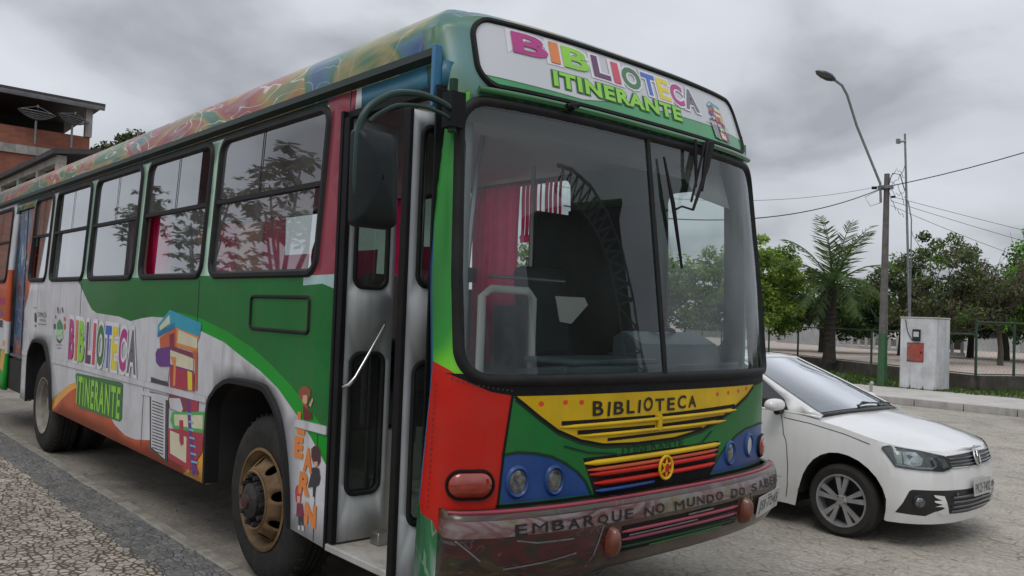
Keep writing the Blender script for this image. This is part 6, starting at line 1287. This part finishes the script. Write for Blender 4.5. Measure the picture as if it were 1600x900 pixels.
def dish(y, z, lab, s=1.0, tilt=0):
    t = thing('satellite_dish', (-33.95, y, z-.9), lab, 'satellite dish', 'satellite dishes on the brick building')
    m = MB(); m.tube([(-33.95, y, z-1.0), (-33.95, y, z-.05)], .045, 'galv', 8); m.build('mast', t, ang=60)
    m = MB(); ax_ = Vector((.12, .05+tilt, 1)).normalized(); c = Vector((-33.95, y, z)); rim_ = .70*s
    prof = [(.02, 0)] + [(rim_*k/6, .30*(k/6)**2*s) for k in range(1, 7)]; a = ax_.orthogonal().normalized(); b = ax_.cross(a)
    for r, h in prof[1:]: m.tube([c+ax_*h+(a*cos(2*pi*i/32)+b*sin(2*pi*i/32))*r for i in range(32)], .012, 'galv', 5, closed=True)
    for i in range(24): m.tube([c+ax_*h+(a*cos(2*pi*i/24)+b*sin(2*pi*i/24))*r for r, h in prof], .008, 'galv', 4)
    m.lathe(prof, c+ax_*.001, ax_, 'dish_mesh', 32); 
    m.build('reflector', t, ang=0); m = MB(); f = c+ax_*.55*s
    for i in range(3): m.tube([c+ax_*.30*s+(a*cos(2*pi*i/3)+b*sin(2*pi*i/3))*rim_, f], .012, 'galv', 4)
    m.tube([f-ax_*.06, f+ax_*.05], .05, 'galv', 8); m.build('feed_horn', t)
dish(5.62, 8.95, 'larger left round mesh satellite dish on the brick building parapet'); dish(6.98, 9.0, 'smaller tilted mesh satellite dish near the brick building corner', .88, .12)
tree('bushy_tree', (-31.9, 9.3, 0), 'small dark leafy tree top peeping above the bus roof beside the buildings', [((0, -.3, 8.0), .75, .7), ((.1, -1.0, 7.5), .8, .6), ((0, .4, 7.4), .9, .6)], 40, 3500, .14, ['leaf_dark', 'leaf_mid', 'leaf_dull'], 61, 4.5, .45, .15)
# ------------------------------------------------------------------ what the bus glass mirrors (outside the frame)
def sparse(loc, label, seed, spots):
    t = thing('umbrella_leaf_tree', loc, label, 'tree'); L = Vector(loc); m = MB(); rr = random.Random(seed)
    m.tube([L, L+Vector((.2, 0, 2)), L+Vector((.1, 0, 3.2))], [.17, .14, .11], 'bark', 8); lf = MB()
    for s in spots:
        c = L+Vector(s); f = L+Vector((.1, 0, rr.uniform(2.0, 3.2))); mid = f.lerp(c, .5)+Vector((0, 0, -.25)); m.tube([f, mid, c], [.08, .05, .025], 'bark', 6)
        for _ in range(22):
            a = rr.uniform(0, 2*pi); e_ = c+Vector((cos(a)*rr.uniform(.1, .8), sin(a)*rr.uniform(.1, .8), rr.uniform(-.35, .45))); R0 = rr.uniform(.18, .40)
            for k in range(8): b = 2*pi*k/8+rr.uniform(-.3, .3); q = e_+Vector((cos(b)*R0, sin(b)*R0, rr.uniform(-.25, .05))); sd_ = Vector((-sin(b), cos(b), 0))*R0*.3; lf.add([e_, e_.lerp(q, .6)+sd_, q, e_.lerp(q, .6)-sd_], [(0, 1, 2, 3)], 'leaf_dull')
    m.build('trunk', t, ang=60); lf.build('crown', t, ang=0)
sparse((-15.5, -7.6, 0), 'open branched tree with umbrella leaves nearest on the pavement', 81, [(-1.5, 0, 5.0), (-.6, 0, 4.6), (1.3, 0, 4.3), (2.4, .3, 4.9), (-2.2, -.3, 6.0), (.6, .2, 6.2), (-1.2, .5, 3.5), (3.2, 0, 3.9)])
sparse((-23.5, -8.6, 0), 'open branched tree with umbrella leaves farther along the pavement', 82, [(-1.5, 0, 4.6), (-.2, 0, 5.6), (1.3, 0, 5.0), (2.2, .3, 6.2), (-2.6, -.3, 5.6), (.6, .2, 3.8)])
sparse((-33.5, -9.4, 0), 'open branched tree with umbrella leaves farthest along the pavement', 83, [(-1.5, 0, 5.6), (-.2, 0, 6.6), (1.3, 0, 6.0), (2.2, .3, 7.0), (-2.6, -.3, 6.6)])
bld('beige_house', (-31, -14.5, 0), 'low beige house across the pavement from the bus', [('wall', [((-44, -19, 0), (-20, -12, 3.3), 'beige_wall'), ((-18.5, -19, 0), (-8, -12.6, 2.7), 'plaster')]), ('roof', [((-44.4, -19.4, 3.3), (-19.6, -11.6, 3.5), 'roof_dark')]), ('door', [((-30, -11.99, 0), (-29, -11.95, 2.2), 'maroon')]), ('window', [((-27, -11.99, 1.1), (-25.5, -11.95, 2.1), 'opening_dark')]), ('window', [((-37, -11.99, 1.1), (-35.5, -11.95, 2.1), 'opening_dark')])])
# covered court whose dark outline is mirrored in the windscreen
cc_ = thing('covered_court', (24, 22, 0), 'dark roofed sports court with an arched lattice truss', 'building')
m = MB(); m.poly([(20.5, 8.4, 0), (15.4, 16.3, 0), (22, 21, 0), (27.5, 13, 0)], (0, 0, 8.75), 'wall_dark'); m.build('wall', cc_)
m = MB(); PA = [(13.5, 14.6, 0), (13.45, 14.55, 3.0), (13.5, 14.5, 5.3), (13.5, 14.1, 6.6), (13.7, 13.4, 7.6), (14.1, 12.6, 8.35), (14.8, 11.5, 8.9), (15.8, 10.0, 9.2)]
PB = [(14.1, 13.8, 0), (14.1, 13.8, 3.0), (14.1, 13.75, 5.2), (14.1, 13.4, 6.4), (14.3, 12.8, 7.2), (14.7, 12.0, 7.8), (15.3, 11.0, 8.2), (16.0, 9.8, 8.6)]
P = []; Q = []
for i in range(7):
    for k in range(3): P.append(Vector(PA[i]).lerp(Vector(PA[i+1]), k/3)); Q.append(Vector(PB[i]).lerp(Vector(PB[i+1]), k/3))
m.tube(P, .07, 'galv', 6); m.tube(Q, .07, 'galv', 6)
for i in range(len(P)-1): m.tube([P[i], Q[i+1]], .045, 'galv', 5); m.tube([Q[i], P[i]], .04, 'galv', 5)
m.build('roof_truss', cc_); m = MB(); m.poly([(20.2, 8.0, 8.77), (15.0, 16.4, 8.77), (22, 21.4, 8.77), (27.8, 13, 8.77)], (0, 0, .15), 'roof_dark'); m.build('roof', cc_)
for o in list(bpy.data.objects):
    if o.type == 'MESH' and not o.data.polygons: bpy.data.objects.remove(o)
GR = {'leafy_tree': 'leafy trees beyond the far pavement', 'bushy_tree': 'bushy trees around the square', 'dark_tree': 'dark trees behind the mesh fence', 'power_cable': 'cables strung from the utility pole', 'service_cable': 'thin cables behind the mast', 'white_post': 'white posts behind the fence', 'white_house': 'pale houses beyond the court', 'umbrella_leaf_tree': 'umbrella leaf trees along the pavement'}
for o in bpy.data.objects:
    k = o.name.split('.')[0]
    if o.parent is None and k in GR: o['group'] = GR[k]
